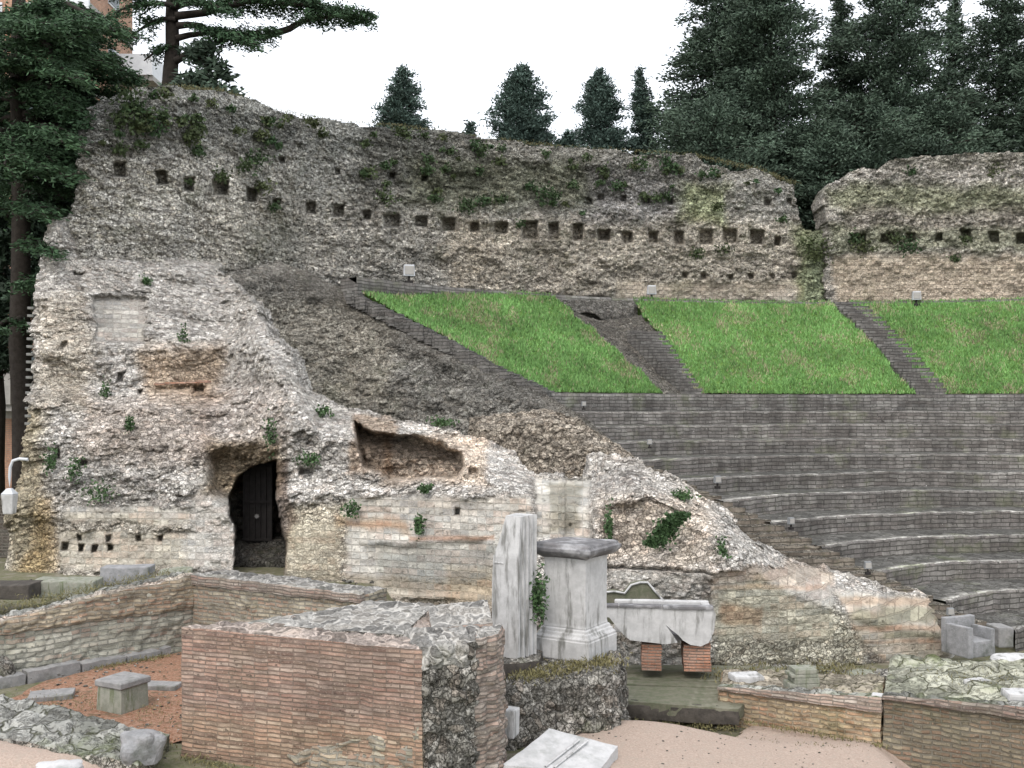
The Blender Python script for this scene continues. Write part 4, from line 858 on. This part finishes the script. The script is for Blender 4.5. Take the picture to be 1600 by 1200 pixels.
# debris at the foot of the ruin
for i, (px, py, Y, s) in enumerate([(1275, 1048, 15.6, .16), (1310, 1052, 15.4, .14), (1345, 1055, 15.3, .2), (1390, 1058, 15.2, .22), (1440, 1050, 15.6, .2), (1220, 1044, 15.8, .14), (1470, 1038, 16.0, .2), (1185, 1042, 15.9, .1)]):
    b_ = boulder('', px, py, Y, (s*1.4, s, s*.55), 30+i, M['core'] if i % 2 else M['greenstone'], 'fallen_stone', 'stone'); tag(b_, 'fallen stone in the row at the foot of the pale ruin behind low walls', 'stone', 'fallen stones at the foot of the ruin')

# marble throne
th_ = thing('armchair', 'pale marble armchair seat at the right foot of the ruined wall', 'seat', at(1518, 1022, 16.9), R(22))
for nm, b_ in (('seat', (-.22, .22, -.22, .2, .0, .26)), ('armrest', (-.33, -.223, -.26, .22, 0, .50)), ('armrest', (.223, .31, -.2, .22, 0, .44)), ('backrest', (-.33, .31, .223, .33, 0, .58))):
    bm = bmesh.new(); box(bm, *b_); bmobj(nm, bm, M['boulder'], th_, bevel=.02, sub=2, jit=.018)
cutstone('stone_block', 'dark rounded stone block just right of the marble seat', 'stone block', 1562, 1008, 17.6, .28, .4, .34, 5, M['greystone'], .03, .03)
boulder('long pale marble slab at the right edge above the mossy slabs', 1590, 1034, 15.6, (.55, .3, .16), 14, M['marble'], 'marble_slab', 'marble slab')

# ---------------------------------------------------------------- floodlights
def floodlight(px, py, Y, label, s=1.):
    s = s if s > .8 else s*.75
    t = thing('floodlight', label, 'floodlight', at(px, py+8, Y), R(random.uniform(-15, 25)), 'box floodlights of the theatre'); t.scale = (s,)*3
    bm = bmesh.new(); box(bm, -.15, .15, -.08, .1, .14, .44, .88); bmobj('housing', bm, M['white'] if s > .8 else M['lampgrey'], t, bevel=.015)
    bm = bmesh.new(); box(bm, -.12, .12, -.095, -.082, .18, .40); bmobj('glass', bm, M['concrete'], t)
    bm = bmesh.new(); box(bm, -.03, .03, -.03, .03, 0, .145); box(bm, -.1, .1, -.08, .08, -.1, .012); bmobj('bracket', bm, M['metal'], t)
for px, py, Y, la, s in [(639, 432, 30.8, 'white box floodlight on the kerb above the left grass wedge', 1.15), (1018, 459, 35.2, 'white box floodlight on the kerb above the middle grass wedge', 1.05), (1432, 467, 35.6, 'white box floodlight on the kerb above the right grass wedge', 1.),
                     (912, 630, 27.0, 'small grey floodlight on the topmost seating tier, highest of the seating lights', .55), (1015, 690, 24.8, 'small grey floodlight second from the top along the seating edge', .55), (1121, 752, 22.4, 'small grey floodlight beside the ruin crest, third down the seating edge', .7),
                     (1236, 816, 20.6, 'small grey floodlight fourth down the seating edge, above the ruin slope', .6), (1356, 886, 19.2, 'small grey floodlight next to lowest down the seating edge', .6), (1485, 958, 18.0, 'lowest small floodlight, just above the marble seat', .55)]:
    floodlight(px, py, Y, la, s)

# lamp at the far left
lp = thing('hanging_lamp', 'white hanging lantern on a curved tube arm at the left edge', 'lamp', at(38, 718, 19.6))
o3 = np.array(at(38, 718, 19.6)); pts = [(44, 718), (30, 717), (20, 720), (16, 730), (15, 745), (15, 762)]
V, Fq = tube_mesh([(np.array([np.array(at(x, y, 19.6))-o3 for x, y in pts]), .03)], 8); link('arm', fmesh('arm', V, Fq), lp, M['white'])
bm = bmesh.new(); cpt = np.array(at(15, 803, 19.6))-o3; box(bm, cpt[0]-.09, cpt[0]+.09, -.09, .09, cpt[2], cpt[2]+.38, 1.3)
bmobj('lantern', bm, M['marble'], lp, bevel=.02)
bm = bmesh.new(); box(bm, cpt[0]-.12, cpt[0]+.12, -.12, .12, cpt[2]+.381, cpt[2]+.49, .35); bmobj('lantern_cap', bm, M['white'], lp, bevel=.01)

# ---------------------------------------------------------------- foliage
def leaves(C, dirs, ln, wd, tint, droop=.0):
    """triangular / diamond leaves: centres C, long direction dirs"""
    n = len(C); dirs = dirs/(np.linalg.norm(dirs, axis=1)[:, None]+1e-9); rr = RNG.normal(size=(n, 3)); side = np.cross(dirs, rr); side /= np.linalg.norm(side, axis=1)[:, None]+1e-9
    ln = np.broadcast_to(ln, n)[:, None]; wd = np.broadcast_to(wd, n)[:, None]
    a = C-dirs*ln*.5; b = C+side*wd*.5; c = C+dirs*ln*.5; d = C-side*wd*.5
    V = np.stack([a, b, c, d], 1).reshape(-1, 3); return V, np.arange(4*n).reshape(-1, 4), np.repeat(tint, 4, 0)
def ivy(label, px, py, Y, w_, h_, n=260, seed=0, group=None, mat='ivy', name='ivy', cat='plant', lift=.12, leaf=.07):
    c = np.array(at(px, py, Y)); r = RNG.normal(size=(n, 3))*np.array([w_*.42, .07, h_*.42]); r[:, 1] = -np.abs(r[:, 1])-lift*RNG.random(n)
    r[:, 0] += (fbm(r*3+seed, 1.3, seed)-.5)*w_*.8
    dirs = RNG.normal(size=(n, 3))+[0, -.3, -.8]; br = .55+.8*RNG.random(n); V, Fq, T = leaves(r, dirs, leaf*(1+.6*RNG.random(n)), leaf*.8, np.column_stack([br, br, br]))
    o = link(name, fmesh(name, V, Fq, T, smooth=False), None, M[mat]); o.location = c; return tag(o, label, cat, group)
def surfY(px, py): return float(D_ruin(np.array([float(px)]), np.array([float(py)]))[0])
for px, py, w_, h_, la in [(290, 530, .2, .5, 'bushy green tuft hanging on the ruin below the square brick patch'), (168, 612, .18, .45, 'green tuft at mid height on the left ruin'), (425, 680, .2, .6, 'long green ivy tuft hanging just above the doorway arch'),
                           (82, 718, .2, .4, 'green tuft near the left edge of the ruin, above the ochre corner'), (122, 733, .28, .5, 'green tuft right of the one near the ochre corner'), (157, 768, .5, .35, 'spreading green weed above the coursed grey band'),
                           (485, 716, .3, .22, 'green tuft right of the doorway'), (205, 662, .15, .25, 'tiny green tuft at the middle of the left ruin'), (552, 795, .25, .25, 'yellow-green tuft under the open chamber, at its left'), (655, 820, .15, .3, 'dark tuft in the coursed stones below the chamber'),
                           (690, 660, .4, .14, 'bright green weed on the crest above the open chamber'), (665, 763, .2, .12, 'small weed on the ledge below the chamber'), (1126, 862, .15, .35, 'small ivy clump right of the large ivy patch'), (950, 820, .12, .6, 'thin ivy strand right of the pedestal top'),
                           (1065, 773, .3, .15, 'weed on the crest above the large ivy patch'), (505, 643, .3, .18, 'grey-green weed on the crest left of the chamber'), (232, 440, .18, .2, 'small dark tuft above the square brick patch')]:
    ivy(la, px, py, surfY(px, py)-.10, w_*.72, h_*.72, n=170, seed=int(px), leaf=.055)
# large ivy patch, elongated and tilted
pts = []; n = 1500; t = RNG.random(n)*2-1; c1 = np.array(at(1040, 826, surfY(1040, 826)-.12))
r = np.column_stack([t*.26+RNG.normal(size=n)*.06, -.05-.1*RNG.random(n), t*.24+RNG.normal(size=n)*.09*(1.2-np.abs(t))])
br = .5+.7*RNG.random(n); V, Fq, T = leaves(r, RNG.normal(size=(n, 3))+[0, -.3, -.8], .07, .055, np.column_stack([br*.8, br*.85, br*.8]))
o = link('ivy', fmesh('ivy', V, Fq, T, smooth=False), None, M['ivy']); o.location = c1; tag(o, 'large dark slanting ivy patch on the ruin above the trough', 'plant')
ivy('dark ivy climbing the left side of the marble pedestal', 842, 930, 12.5, .12, .32, n=420, leaf=.045, lift=.05)
# weeds strewn over the back wall: uncountable small cover
VV = []; FF = []; TT = []; off = 0
spots = []
for i in range(110):
    px = random.uniform(140, 1240); top = np.interp(px, [140, 262, 430, 640, 880, 1082, 1240], [165, 134, 172, 198, 229, 241, 287]); py = top+8+abs(random.gauss(0, 1))*55
    if py < 350: spots.append((px, py, random.uniform(.10, .34)))
spots += [(1275, 400, .6), (1265, 380, .5), (1290, 385, .5), (1350, 385, .6), (1335, 372, .4), (1420, 385, .6), (1425, 268, .3), (1490, 405, .3), (1508, 375, .3), (1555, 270, .5), (1400, 372, .4), (1090, 395, .4), (1130, 390, .35), (200, 150, .5), (190, 185, .6), (240, 200, .5), (300, 215, .4), (400, 250, .6), (410, 290, .4),
          (345, 275, .35), (1000, 255, .5), (1050, 262, .5), (730, 320, .5), (600, 310, .5), (575, 270, .4), (850, 300, .5)]
for px, py, sz in spots:
    n = int(110*sz/.4); Y = float(D_back(px))-.2; c = np.array(at(px, py, Y)); r = c+RNG.normal(size=(n, 3))*np.array([sz*.36, .06, sz*.26])
    br = .5+.7*RNG.random(n); k = random.random()
    V, Fq, T = leaves(r, RNG.normal(size=(n, 3))+[0, -.2, -.6], .10+.05*RNG.random(n), .07, np.column_stack([br*(.8+.5*k), br*.85, br*.9])); VV.append(V); FF.append(Fq+off); TT.append(T); off += len(V)
o = link('wall_weeds', fmesh('wall_weeds', np.concatenate(VV), np.concatenate(FF), np.concatenate(TT), smooth=False), None, M['ivy']); tag(o, 'grey-green weeds sprouting all over the upper back walls', 'weeds', kind='stuff')
# turf fringe along wall tops and joints
VV = []; FF = []; TT = []; off = 0
def fringe(pts, n, h_, spread):
    global off
    pts = np.array(pts, float); seg = RNG.integers(0, len(pts)-1, n); u = RNG.random(n)[:, None]; c = pts[seg]*(1-u)+pts[seg+1]*u+RNG.normal(size=(n, 3))*np.array([spread, spread, spread*.25])
    br = .5+.7*RNG.random(n); V, Fq, T = leaves(c, RNG.normal(size=(n, 3))*.6+[0, 0, 1], h_*(.6+.8*RNG.random(n)), h_*.22, np.column_stack([br*1.2, br, br*.9])); VV.append(V); FF.append(Fq+off); TT.append(T); off += len(V)
tp = [(262, 134), (350, 143), (430, 172), (510, 186), (640, 198), (760, 216), (880, 229), (1082, 241), (1180, 263), (1243, 287)]
fringe([at(x, y, float(D_back(x))+.6) for x, y in tp], 5000, .06, .12)
fringe([onz(40, 1140, .62), onz(250, 1163, .62)], 1500, .07, .1)
fringe([onz(10, 950, 1.40), onz(270, 895, 1.66)], 1500, .05, .15)
fringe([(0.1, 11.8, 1.12), (1.2, 12.5, 1.16)], 1800, .06, .12)
fringe([(5.5, 13.2, .75), (7.5, 12.2, .88)], 900, .04, .3)
fringe([(1.4, 13.5, .06), (2.9, 13.3, .06)], 500, .05, .08)
fringe([onz(150, 1045, .62), onz(268, 1025, .62)], 900, .05, .08)
fringe([(2.9, 14.9, .3), (5.2, 15.4, .3)], 1200, .08, .2)
for _ in range(6):
    a_ = random.uniform(60, 240); fringe([onz(a_, random.uniform(1075, 1135), .64), onz(a_+20, random.uniform(1075, 1135), .64)], 160, .035, .16)
fringe([onz(1160, 1158, .1), onz(1220, 1166, .1)], 130, .05, .07); fringe([onz(1250, 1166, .1), onz(1330, 1172, .1)], 200, .05, .07)
fringe([(3.0, 13.45, .12), (4.6, 12.6, .05)], 350, .06, .05); fringe([onz(985, 1130, .4), onz(880, 1145, .42)], 300, .05, .08); fringe([(-3.4, 10.6, .62), (-2.2, 10.1, .5)], 300, .06, .06)
PV = []; PF = []; PT = []; poff = 0
bm = bmesh.new(); bmesh.ops.create_icosphere(bm, subdivisions=1, radius=1.); IV = np.array([v.co[:] for v in bm.verts]); bm.verts.index_update(); IF = np.array([[v.index for v in f.verts] for f in bm.faces]); bm.free()
def strew(n, xr_, yr_, zo, smin, smax, ok):
    global poff
    for _ in range(n):
        x = random.uniform(*xr_); y = random.uniform(*yr_)
        if not ok(x, y): continue
        sz = random.uniform(smin, smax)*random.random()**.5; z = float(ground_h(np.array([x]), np.array([y]))[0])
        V = IV*(1+.5*(RNG.random((len(IV), 1))-.5))*np.array([sz*random.uniform(.7, 1.4), sz, sz*.5])+[x, y, z+zo]; PV.append(V); PF.append(IF+poff); b = random.uniform(.5, 1.3); PT.append(np.full((len(V), 3), b)); poff += len(V)
strew(420, (.8, 5.2), (10.5, 13.6), .03, .005, .02, lambda x, y: True)
strew(500, (-6.5, -2.8), (11, 15), .035, .008, .035, lambda x, y: True)
strew(260, (-9, -3), (9, 11.5), .06, .008, .03, lambda x, y: True)
strew(260, (2.6, 7.5), (14.2, 16.2), .03, .02, .09, lambda x, y: True)
strew(200, (-9, 0), (15.6, 19), .03, .02, .08, lambda x, y: True)
pb = link('pebbles', fmesh('pebbles', np.concatenate(PV), np.concatenate(PF), np.concatenate(PT), smooth=False), None, M['core']); tag(pb, 'loose pebbles and stone chips strewn over the gravel and soil', 'pebbles', kind='stuff')
o = link('turf_fringe', fmesh('turf_fringe', np.concatenate(VV), np.concatenate(FF), np.concatenate(TT), smooth=False), None, M['turf']); tag(o, 'short grass and moss blades growing on wall tops and in joints', 'grass', kind='stuff')

# ---- conifers
def conifer(label, px, Y, zb, zt, r, seed, mat='conifer', prof='spire', dens=1., group=None, name='conifer_tree', cat='tree', leaf=.42, bare=.05):
    rng = np.random.default_rng(seed); x = (px-800)/F*Y; h_ = zt-zb
    t = thing(name, label, cat, (x, Y, zb), 0, group)
    zs = np.linspace(0, h_*.97, 9); bend = np.cumsum(rng.normal(size=(9, 2))*.06, 0)
    paths = [(np.column_stack([bend, zs]), np.linspace(.035*h_*.5+.08, .03, 9))]
    nb = int(h_*9*dens); C = []; Dr = []; T = []
    for i in range(nb):
        f = bare+(1-bare)*(i+rng.random())/nb; z = f*h_; az = rng.random()*2*math.pi
        if prof == 'spire': L = r*(1.05*(1-f)**.75+.04)
        elif prof == 'column': L = r*(1.3-.3*f)*(1-f**4)**.8*(.88+.09*math.cos(f*27+seed)+.14*math.cos(az*2+f*41))
        else: L = r*min(1, .6+1.2*f)*(1-f**5)**.75
        L *= (.55+.6*rng.random()) if prof != 'column' else (.35+.65*rng.random()**.6); el = rng.uniform(-.15, .5) if prof != 'column' else rng.uniform(.1, .8)
        d = np.array([math.cos(az)*math.cos(el), math.sin(az)*math.cos(el), math.sin(el)])
        b0 = np.array([np.interp(z, zs, bend[:, 0]), np.interp(z, zs, bend[:, 1]), z]); p = b0+d*L*np.linspace(0, 1, 4)[:, None]; p[:, 2] -= .12*L*np.linspace(0, 1, 4)**2
        if i % 2 == 0: paths.append((p, np.linspace(.05, .015, 4)))
        ns = int(max(14, min(420, 27*L/leaf))); s_ = .15+.9*rng.random(ns)**.7
        cc = b0+d*L*s_[:, None]; cc[:, 2] -= .12*L*s_**2
        wdt = .16*L*(1.3-s_)+.10; cc += rng.normal(size=(ns, 3))*np.column_stack([wdt, wdt, wdt*.55])
        C.append(cc); Dr.append(d*1.2+rng.normal(size=(ns, 3))*.65+[0, 0, -.1]); b = (.55+.75*rng.random(ns))*(.8+.4*rng.random()); T.append(np.column_stack([b, b, b]))
    C = np.concatenate(C); Dr = np.concatenate(Dr); T = np.concatenate(T)
    V, Fq, T = leaves(C, Dr, leaf*(.6+.8*RNG.random(len(C))), leaf*.36, T)
    link('crown', fmesh('crown', V, Fq, T, smooth=False), t, M[mat])
    V, Fq = tube_mesh(paths, 6); link('trunk', fmesh('trunk', V, Fq), t, M['bark']); return t
def zt_(py, Y): return H+(HZ-py)/F*Y
for px, top, hw, Y, la, sd, pf_ in [(627, 104, 34, 44, 'leftmost of the four lone dark cypresses over the wall, nearest the cedar', 1, 'column'), (808, 105, 42, 44, 'second lone cypress over the wall, the widest, right of the low bush', 2, 'column'),
                           (940, 110, 34, 45, 'third lone cypress over the wall, narrow with a flat top', 3, 'column'), (1013, 102, 22, 46, 'slim pointed cypress just left of the dense conifer group', 4, 'spire')]:
    conifer(la, px, Y, 10.2, zt_(top, Y), hw/F*Y*(1.75 if sd < 4 else 2.0), sd, 'cypress', pf_, 3.6, 'lone cypresses above the back wall', 'cypress_tree', leaf=.17)
ivb = [(733, 193, .45, 'low rounded dark bush peeping over the wall between the first two cypresses'), (872, 205, .9, 'low dark bush between the second and third cypress')]
for px, py, s, la in ivb: conifer(la, px, 43, 10.2, zt_(py, 43), s, int(px), 'cypress', 'round', 3., None, 'bush', 'bush', leaf=.22)
for px, top, hw, Y, la, sd, pf_, lf in [
    (1125, -110, 120, 46, 'big dark spreading conifer at the left of the dense group', 11, 'spire', .46), (1205, -60, 75, 43, 'blue-green conifer second from the left in the dense group', 12, 'round', .4),
    (1300, -15, 62, 47, 'dark conifer with a narrow crooked top above the wall gap', 13, 'spire', .42), (1283, 200, 55, 40.5, 'small dark tree whose trunk shows through the gap in the wall', 14, 'round', .36),
    (1402, -70, 85, 45, 'broad dense conifer right of the wall gap', 15, 'round', .42), (1487, -10, 55, 48, 'thin airy conifer with a bare leader right of the broad one', 16, 'spire', .4),
    (1350, 150, 85, 42, 'lower bushy dark green tree just over the right wall end', 17, 'round', .38), (1560, -25, 62, 46, 'tall irregular conifer near the right edge', 18, 'round', .4), (1465, 165, 70, 42, 'lower lighter green tree over the right wall', 19, 'round', .36),
    (1120, 150, 85, 41.5, 'lower dark tree over the wall at the left of the dense group', 21, 'round', .38), (1640, -60, 80, 44, 'conifer cut by the right edge of the picture', 23, 'spire', .44)]:
    conifer(la, px, Y, 10.2 if px != 1283 else 10.0, zt_(top, Y), hw/F*Y*1.3, sd, 'conifer', pf_, 2.1, None, leaf=lf*.46, bare=.02 if px != 1283 else .25)

# ---- cedars with layered boughs
def cedar(label, px, Y, zb, zt, tr, boughs, seed, leaf=.13, dens=1., flat=.10, back=0):
    rng = np.random.default_rng(seed); x = (px-800)/F*Y; t = thing('cedar_tree', label, 'tree', (x, Y, zb)); o3 = np.array([x, Y, zb])
    zs = np.linspace(0, zt-zb, 10); bend = np.cumsum(rng.normal(size=(10, 2))*.05, 0); bend -= bend[0]
    paths = [(np.column_stack([bend, zs]), np.linspace(tr*1.15, tr*.55, 10))]; C = []; Dr = []; T = []
    for (x0, y0, x1, y1, dy, sag, wd) in boughs:
        a = np.array(at(x0, y0, Y))-o3; b = np.array(at(x1, y1, Y+dy))-o3; s_ = np.linspace(0, 1, 8)[:, None]; L = np.linalg.norm(b-a)
        p = a*(1-s_)+b*s_; p[:, 2] += sag*np.sin(s_[:, 0]*math.pi); p += rng.normal(size=p.shape)*.03*L*s_*(1-s_)*2
        paths.append((p, np.linspace(.035*L**.5+.05, .02, 8)))
        d = (b-a)/L; sd_ = np.cross(d, [0, 0, 1]); sd_ /= np.linalg.norm(sd_)+1e-9
        npad = int(11*L*dens)
        for i in range(npad):
            u = rng.uniform(.22, 1.02); k = min(u, 1)*7; j = int(min(k, 6)); q_ = p[j]*(1-(k-j))+p[j+1]*(k-j)
            reach = wd*(.35+.65*math.sin(min(1, u*1.05)*math.pi*.8+.35))
            side = rng.choice([-1, 1]); l2 = reach*rng.uniform(.35, 1.); dd = d*.55+sd_*side*.85; dd /= np.linalg.norm(dd); e = q_+dd*l2+np.array([0, 0, -.10*l2+rng.normal()*flat])
            if i % 3 == 0: paths.append((np.array([q_, (q_+e)/2+[0, 0, .04], e]), np.array([.02, .014, .006])))
            n = int(80*max(.4, l2)); v = .1+.95*rng.random(n)[:, None]; cc = q_*(1-v)+e*v+rng.normal(size=(n, 3))*np.array([.10, .10, .045])
            cc[:, 2] -= .05*v[:, 0]
            C.append(cc); Dr.append(dd*.8+rng.normal(size=(n, 3))*np.array([.6, .6, .3])+[0, 0, -.12]); br = (.55+.8*rng.random(n))*(.75+.5*rng.random()); T.append(np.column_stack([br, br, br]))
    C = np.concatenate(C); Dr = np.concatenate(Dr); T = np.concatenate(T); V, Fq, T = leaves(C, Dr, leaf*(.7+.7*RNG.random(len(C))), leaf*.34, T)
    link('crown', fmesh('crown', V, Fq, T, smooth=False), t, M['cedar']); V, Fq = tube_mesh(paths, 8); link('trunk', fmesh('trunk', V, Fq), t, M['bark']); return t
rb = random.Random(5); bl_ = []
for y0 in range(20, 330, 15):
    for sgn in (-1, 1, 1):
        if y0 > 250 and rb.random() < .45: continue
        ext = rb.uniform(70, 150) if y0 < 230 else rb.uniform(40, 80)
        dy = rb.uniform(-4, 3)
        bl_.append((40, y0+rb.uniform(-10, 10), 40+sgn*ext*rb.uniform(.5, 1), y0+rb.uniform(0, 45), dy, .25, 1.0))
bl_ += [(40, 150, 190, 110, -1, .4, 1.2), (40, 90, 215, 60, 0, .4, 1.1), (40, 60, 160, 40, -1, .3, 1.), (40, 190, 190, 150, 0, .3, 1.2), (40, 130, 170, 90, -2, .3, 1.2), (40, 230, 130, 250, -1, .2, .9), (40, 380, 85, 395, -3, .1, .6), (40, 160, 210, 130, 0, .4, 1.1), (40, 290, 75, 260, -3, .2, .9), (40, 330, 60, 330, -3, .1, .8), (40, 120, -60, 100, -3, .2, 1.2), (40, 50, 60, 40, -4, .2, 1.2), (40, 440, 70, 450, -2, .1, .7), (40, 500, -30, 520, -2, .1, .7)]
cedar('huge dark cedar with layered boughs filling the left edge, in front of the brick building', 38, 27.5, .8, zt_(-60, 27.5), .30, bl_, 3)
bl2 = [(275, 95, 435, 50, -1.5, .35, .6), (275, 25, 560, 30, -1, .5, 1.25), (275, 60, 420, 60, .5, .2, .9), (275, 10, 480, -10, 1., .4, 1.2), (280, 40, 400, 70, -2, .2, .9), (275, -10, 540, 15, -1, .4, 1.2), (275, 30, 200, 60, 0, .2, 1.), (275, 10, 180, 20, -1, .2, 1.1),
       (275, 70, 225, 95, 0, .1, .6), (275, 0, 170, -10, .5, .3, 1.2), (275, -20, 380, -30, 1., .3, 1.3), (275, -30, 150, -25, .5, .3, 1.2), (430, 52, 575, 22, -1.5, .2, 1.1), (275, 5, 350, 15, -2, .2, 1.0)]
cedar('second cedar over the wall top, its long boughs reaching right across the sky', 272, 32, 10.2, zt_(-70, 32), .30, bl2, 8, dens=1.15)
conifer('dark leafy bush on the wall top beside the second cedar trunk', 322, 31, 10.6, zt_(66, 31), 1.15, 77, 'conifer', 'round', 2.2, None, 'bush', 'bush', leaf=.24)
conifer('dark shaggy evergreen behind the huge cedar, next to the left edge of the ruin', 92, 31.5, .8, zt_(100, 31.5), 1.5, 78, 'darkconifer', 'column', 3.2, None, 'evergreen_tree', leaf=.26, bare=.45)
conifer('dark evergreen behind the huge cedar, cut by the left edge of the picture', -10, 32.5, .8, zt_(90, 32.5), 1.2, 79, 'darkconifer', 'column', 1.8, None, 'evergreen_tree', leaf=.26, bare=.3)

# ---------------------------------------------------------------- brick building at left
bY_ = 40.
bd = thing('apartment_building', 'orange brick apartment block with balconies behind the cedars', 'building', (-20, bY_, .8))
bo = np.array([-20, bY_, .8])
def bpart(name, x0, x1, y0, y1, z0, z1, mat, parent=None, bev=0):
    bm = bmesh.new(); box(bm, x0, x1, y0, y1, z0, z1); return bmobj(name, bm, M[mat], parent or bd, bevel=bev)
xr = 2.4
bpart('wall', -16, xr, 0, 7.5, 0, 24, 'facade')
for zf in (3.2, 6.6, 10., 13.4, 16.8, 20.2):
    bpart('floor_band', -16.02, xr+.04, -.05, 7.5, zf-.15, zf+.15, 'concrete')
    for yw in (1.6, 4.6):
        wn = bpart('window', xr, xr+.04, yw, yw+1.2, zf+.9, zf+2.5, 'whitewall'); bpart('pane', xr+.042, xr+.06, yw+.08, yw+1.12, zf+.98, zf+2.42, 'glass', wn)
    for xw in (-13, -10, -7, -4.4, -1.2, .9):
        wn = bpart('window', xw, xw+1.3, -.04, .0, zf+.9, zf+2.5, 'whitewall'); bpart('pane', xw+.08, xw+1.22, -.06, -.042, zf+.98, zf+2.42, 'glass', wn)
for (pxa, pxb, pya, pyb, dep, curved) in ((90, 142, 0, 30, 1.2, 0), (196, 250, 96, 128, 1.6, 1), (80, 122, 288, 300, 1.2, 0), (85, 120, 335, 348, 1.2, 0), (-20, 24, 570, 632, 1.4, 0)):
    if curved:
        yb_ = 46.; z0 = zt_(pyb, yb_)-.8; z1 = zt_(pya, yb_)-.8; x1_ = at(pxb, pyb, yb_)[0]+20
        bal = bpart('balcony', xr, x1_, yb_-bY_-1., yb_-bY_-.88, z0, z1, 'whitewall'); bpart('balcony_floor', xr, x1_, yb_-bY_-.879, yb_-bY_+1.4, z0-.22, z0, 'concrete', bal)
        bpart('balcony_side', x1_-.1, x1_, yb_-bY_-.879, yb_-bY_+1.4, z0+.001, z1, 'whitewall', bal); continue
    a = at(pxa, pyb, bY_-1)[0]+20; b = at(pxb, pyb, bY_-1)[0]+20; z0 = zt_(pyb, bY_-1)-.8; z1 = zt_(pya, bY_-1)-.8
    bal = bpart('balcony', a, b, -dep, -dep+.12, z0, z1, 'whitewall' if pya < 500 else 'concrete'); bpart('balcony_floor', a, b, -dep+.121, 3 if curved else -.0, z0-.25, z0-.0, 'concrete', bal)
    if curved: bpart('balcony_side', b-.1, b, -dep+.125, 3, z0+.001, z1, 'whitewall', bal)
# low street wall with hedge-dark base at far left
o = rblock('street_wall', [(-22, 23.5), (-9.6, 21.9), (-9.6, 22.4), (-22, 24.)], .6, 2.3, .12, [M['side'], M['side']], (0, 0, 0, 0, 1), (1, 1, 1, 1, 1), tint=lambda P, fi: np.ones((len(P), 3))*.7)
tag(o, 'low dark street wall left of the ruin under the hanging lantern', 'wall')
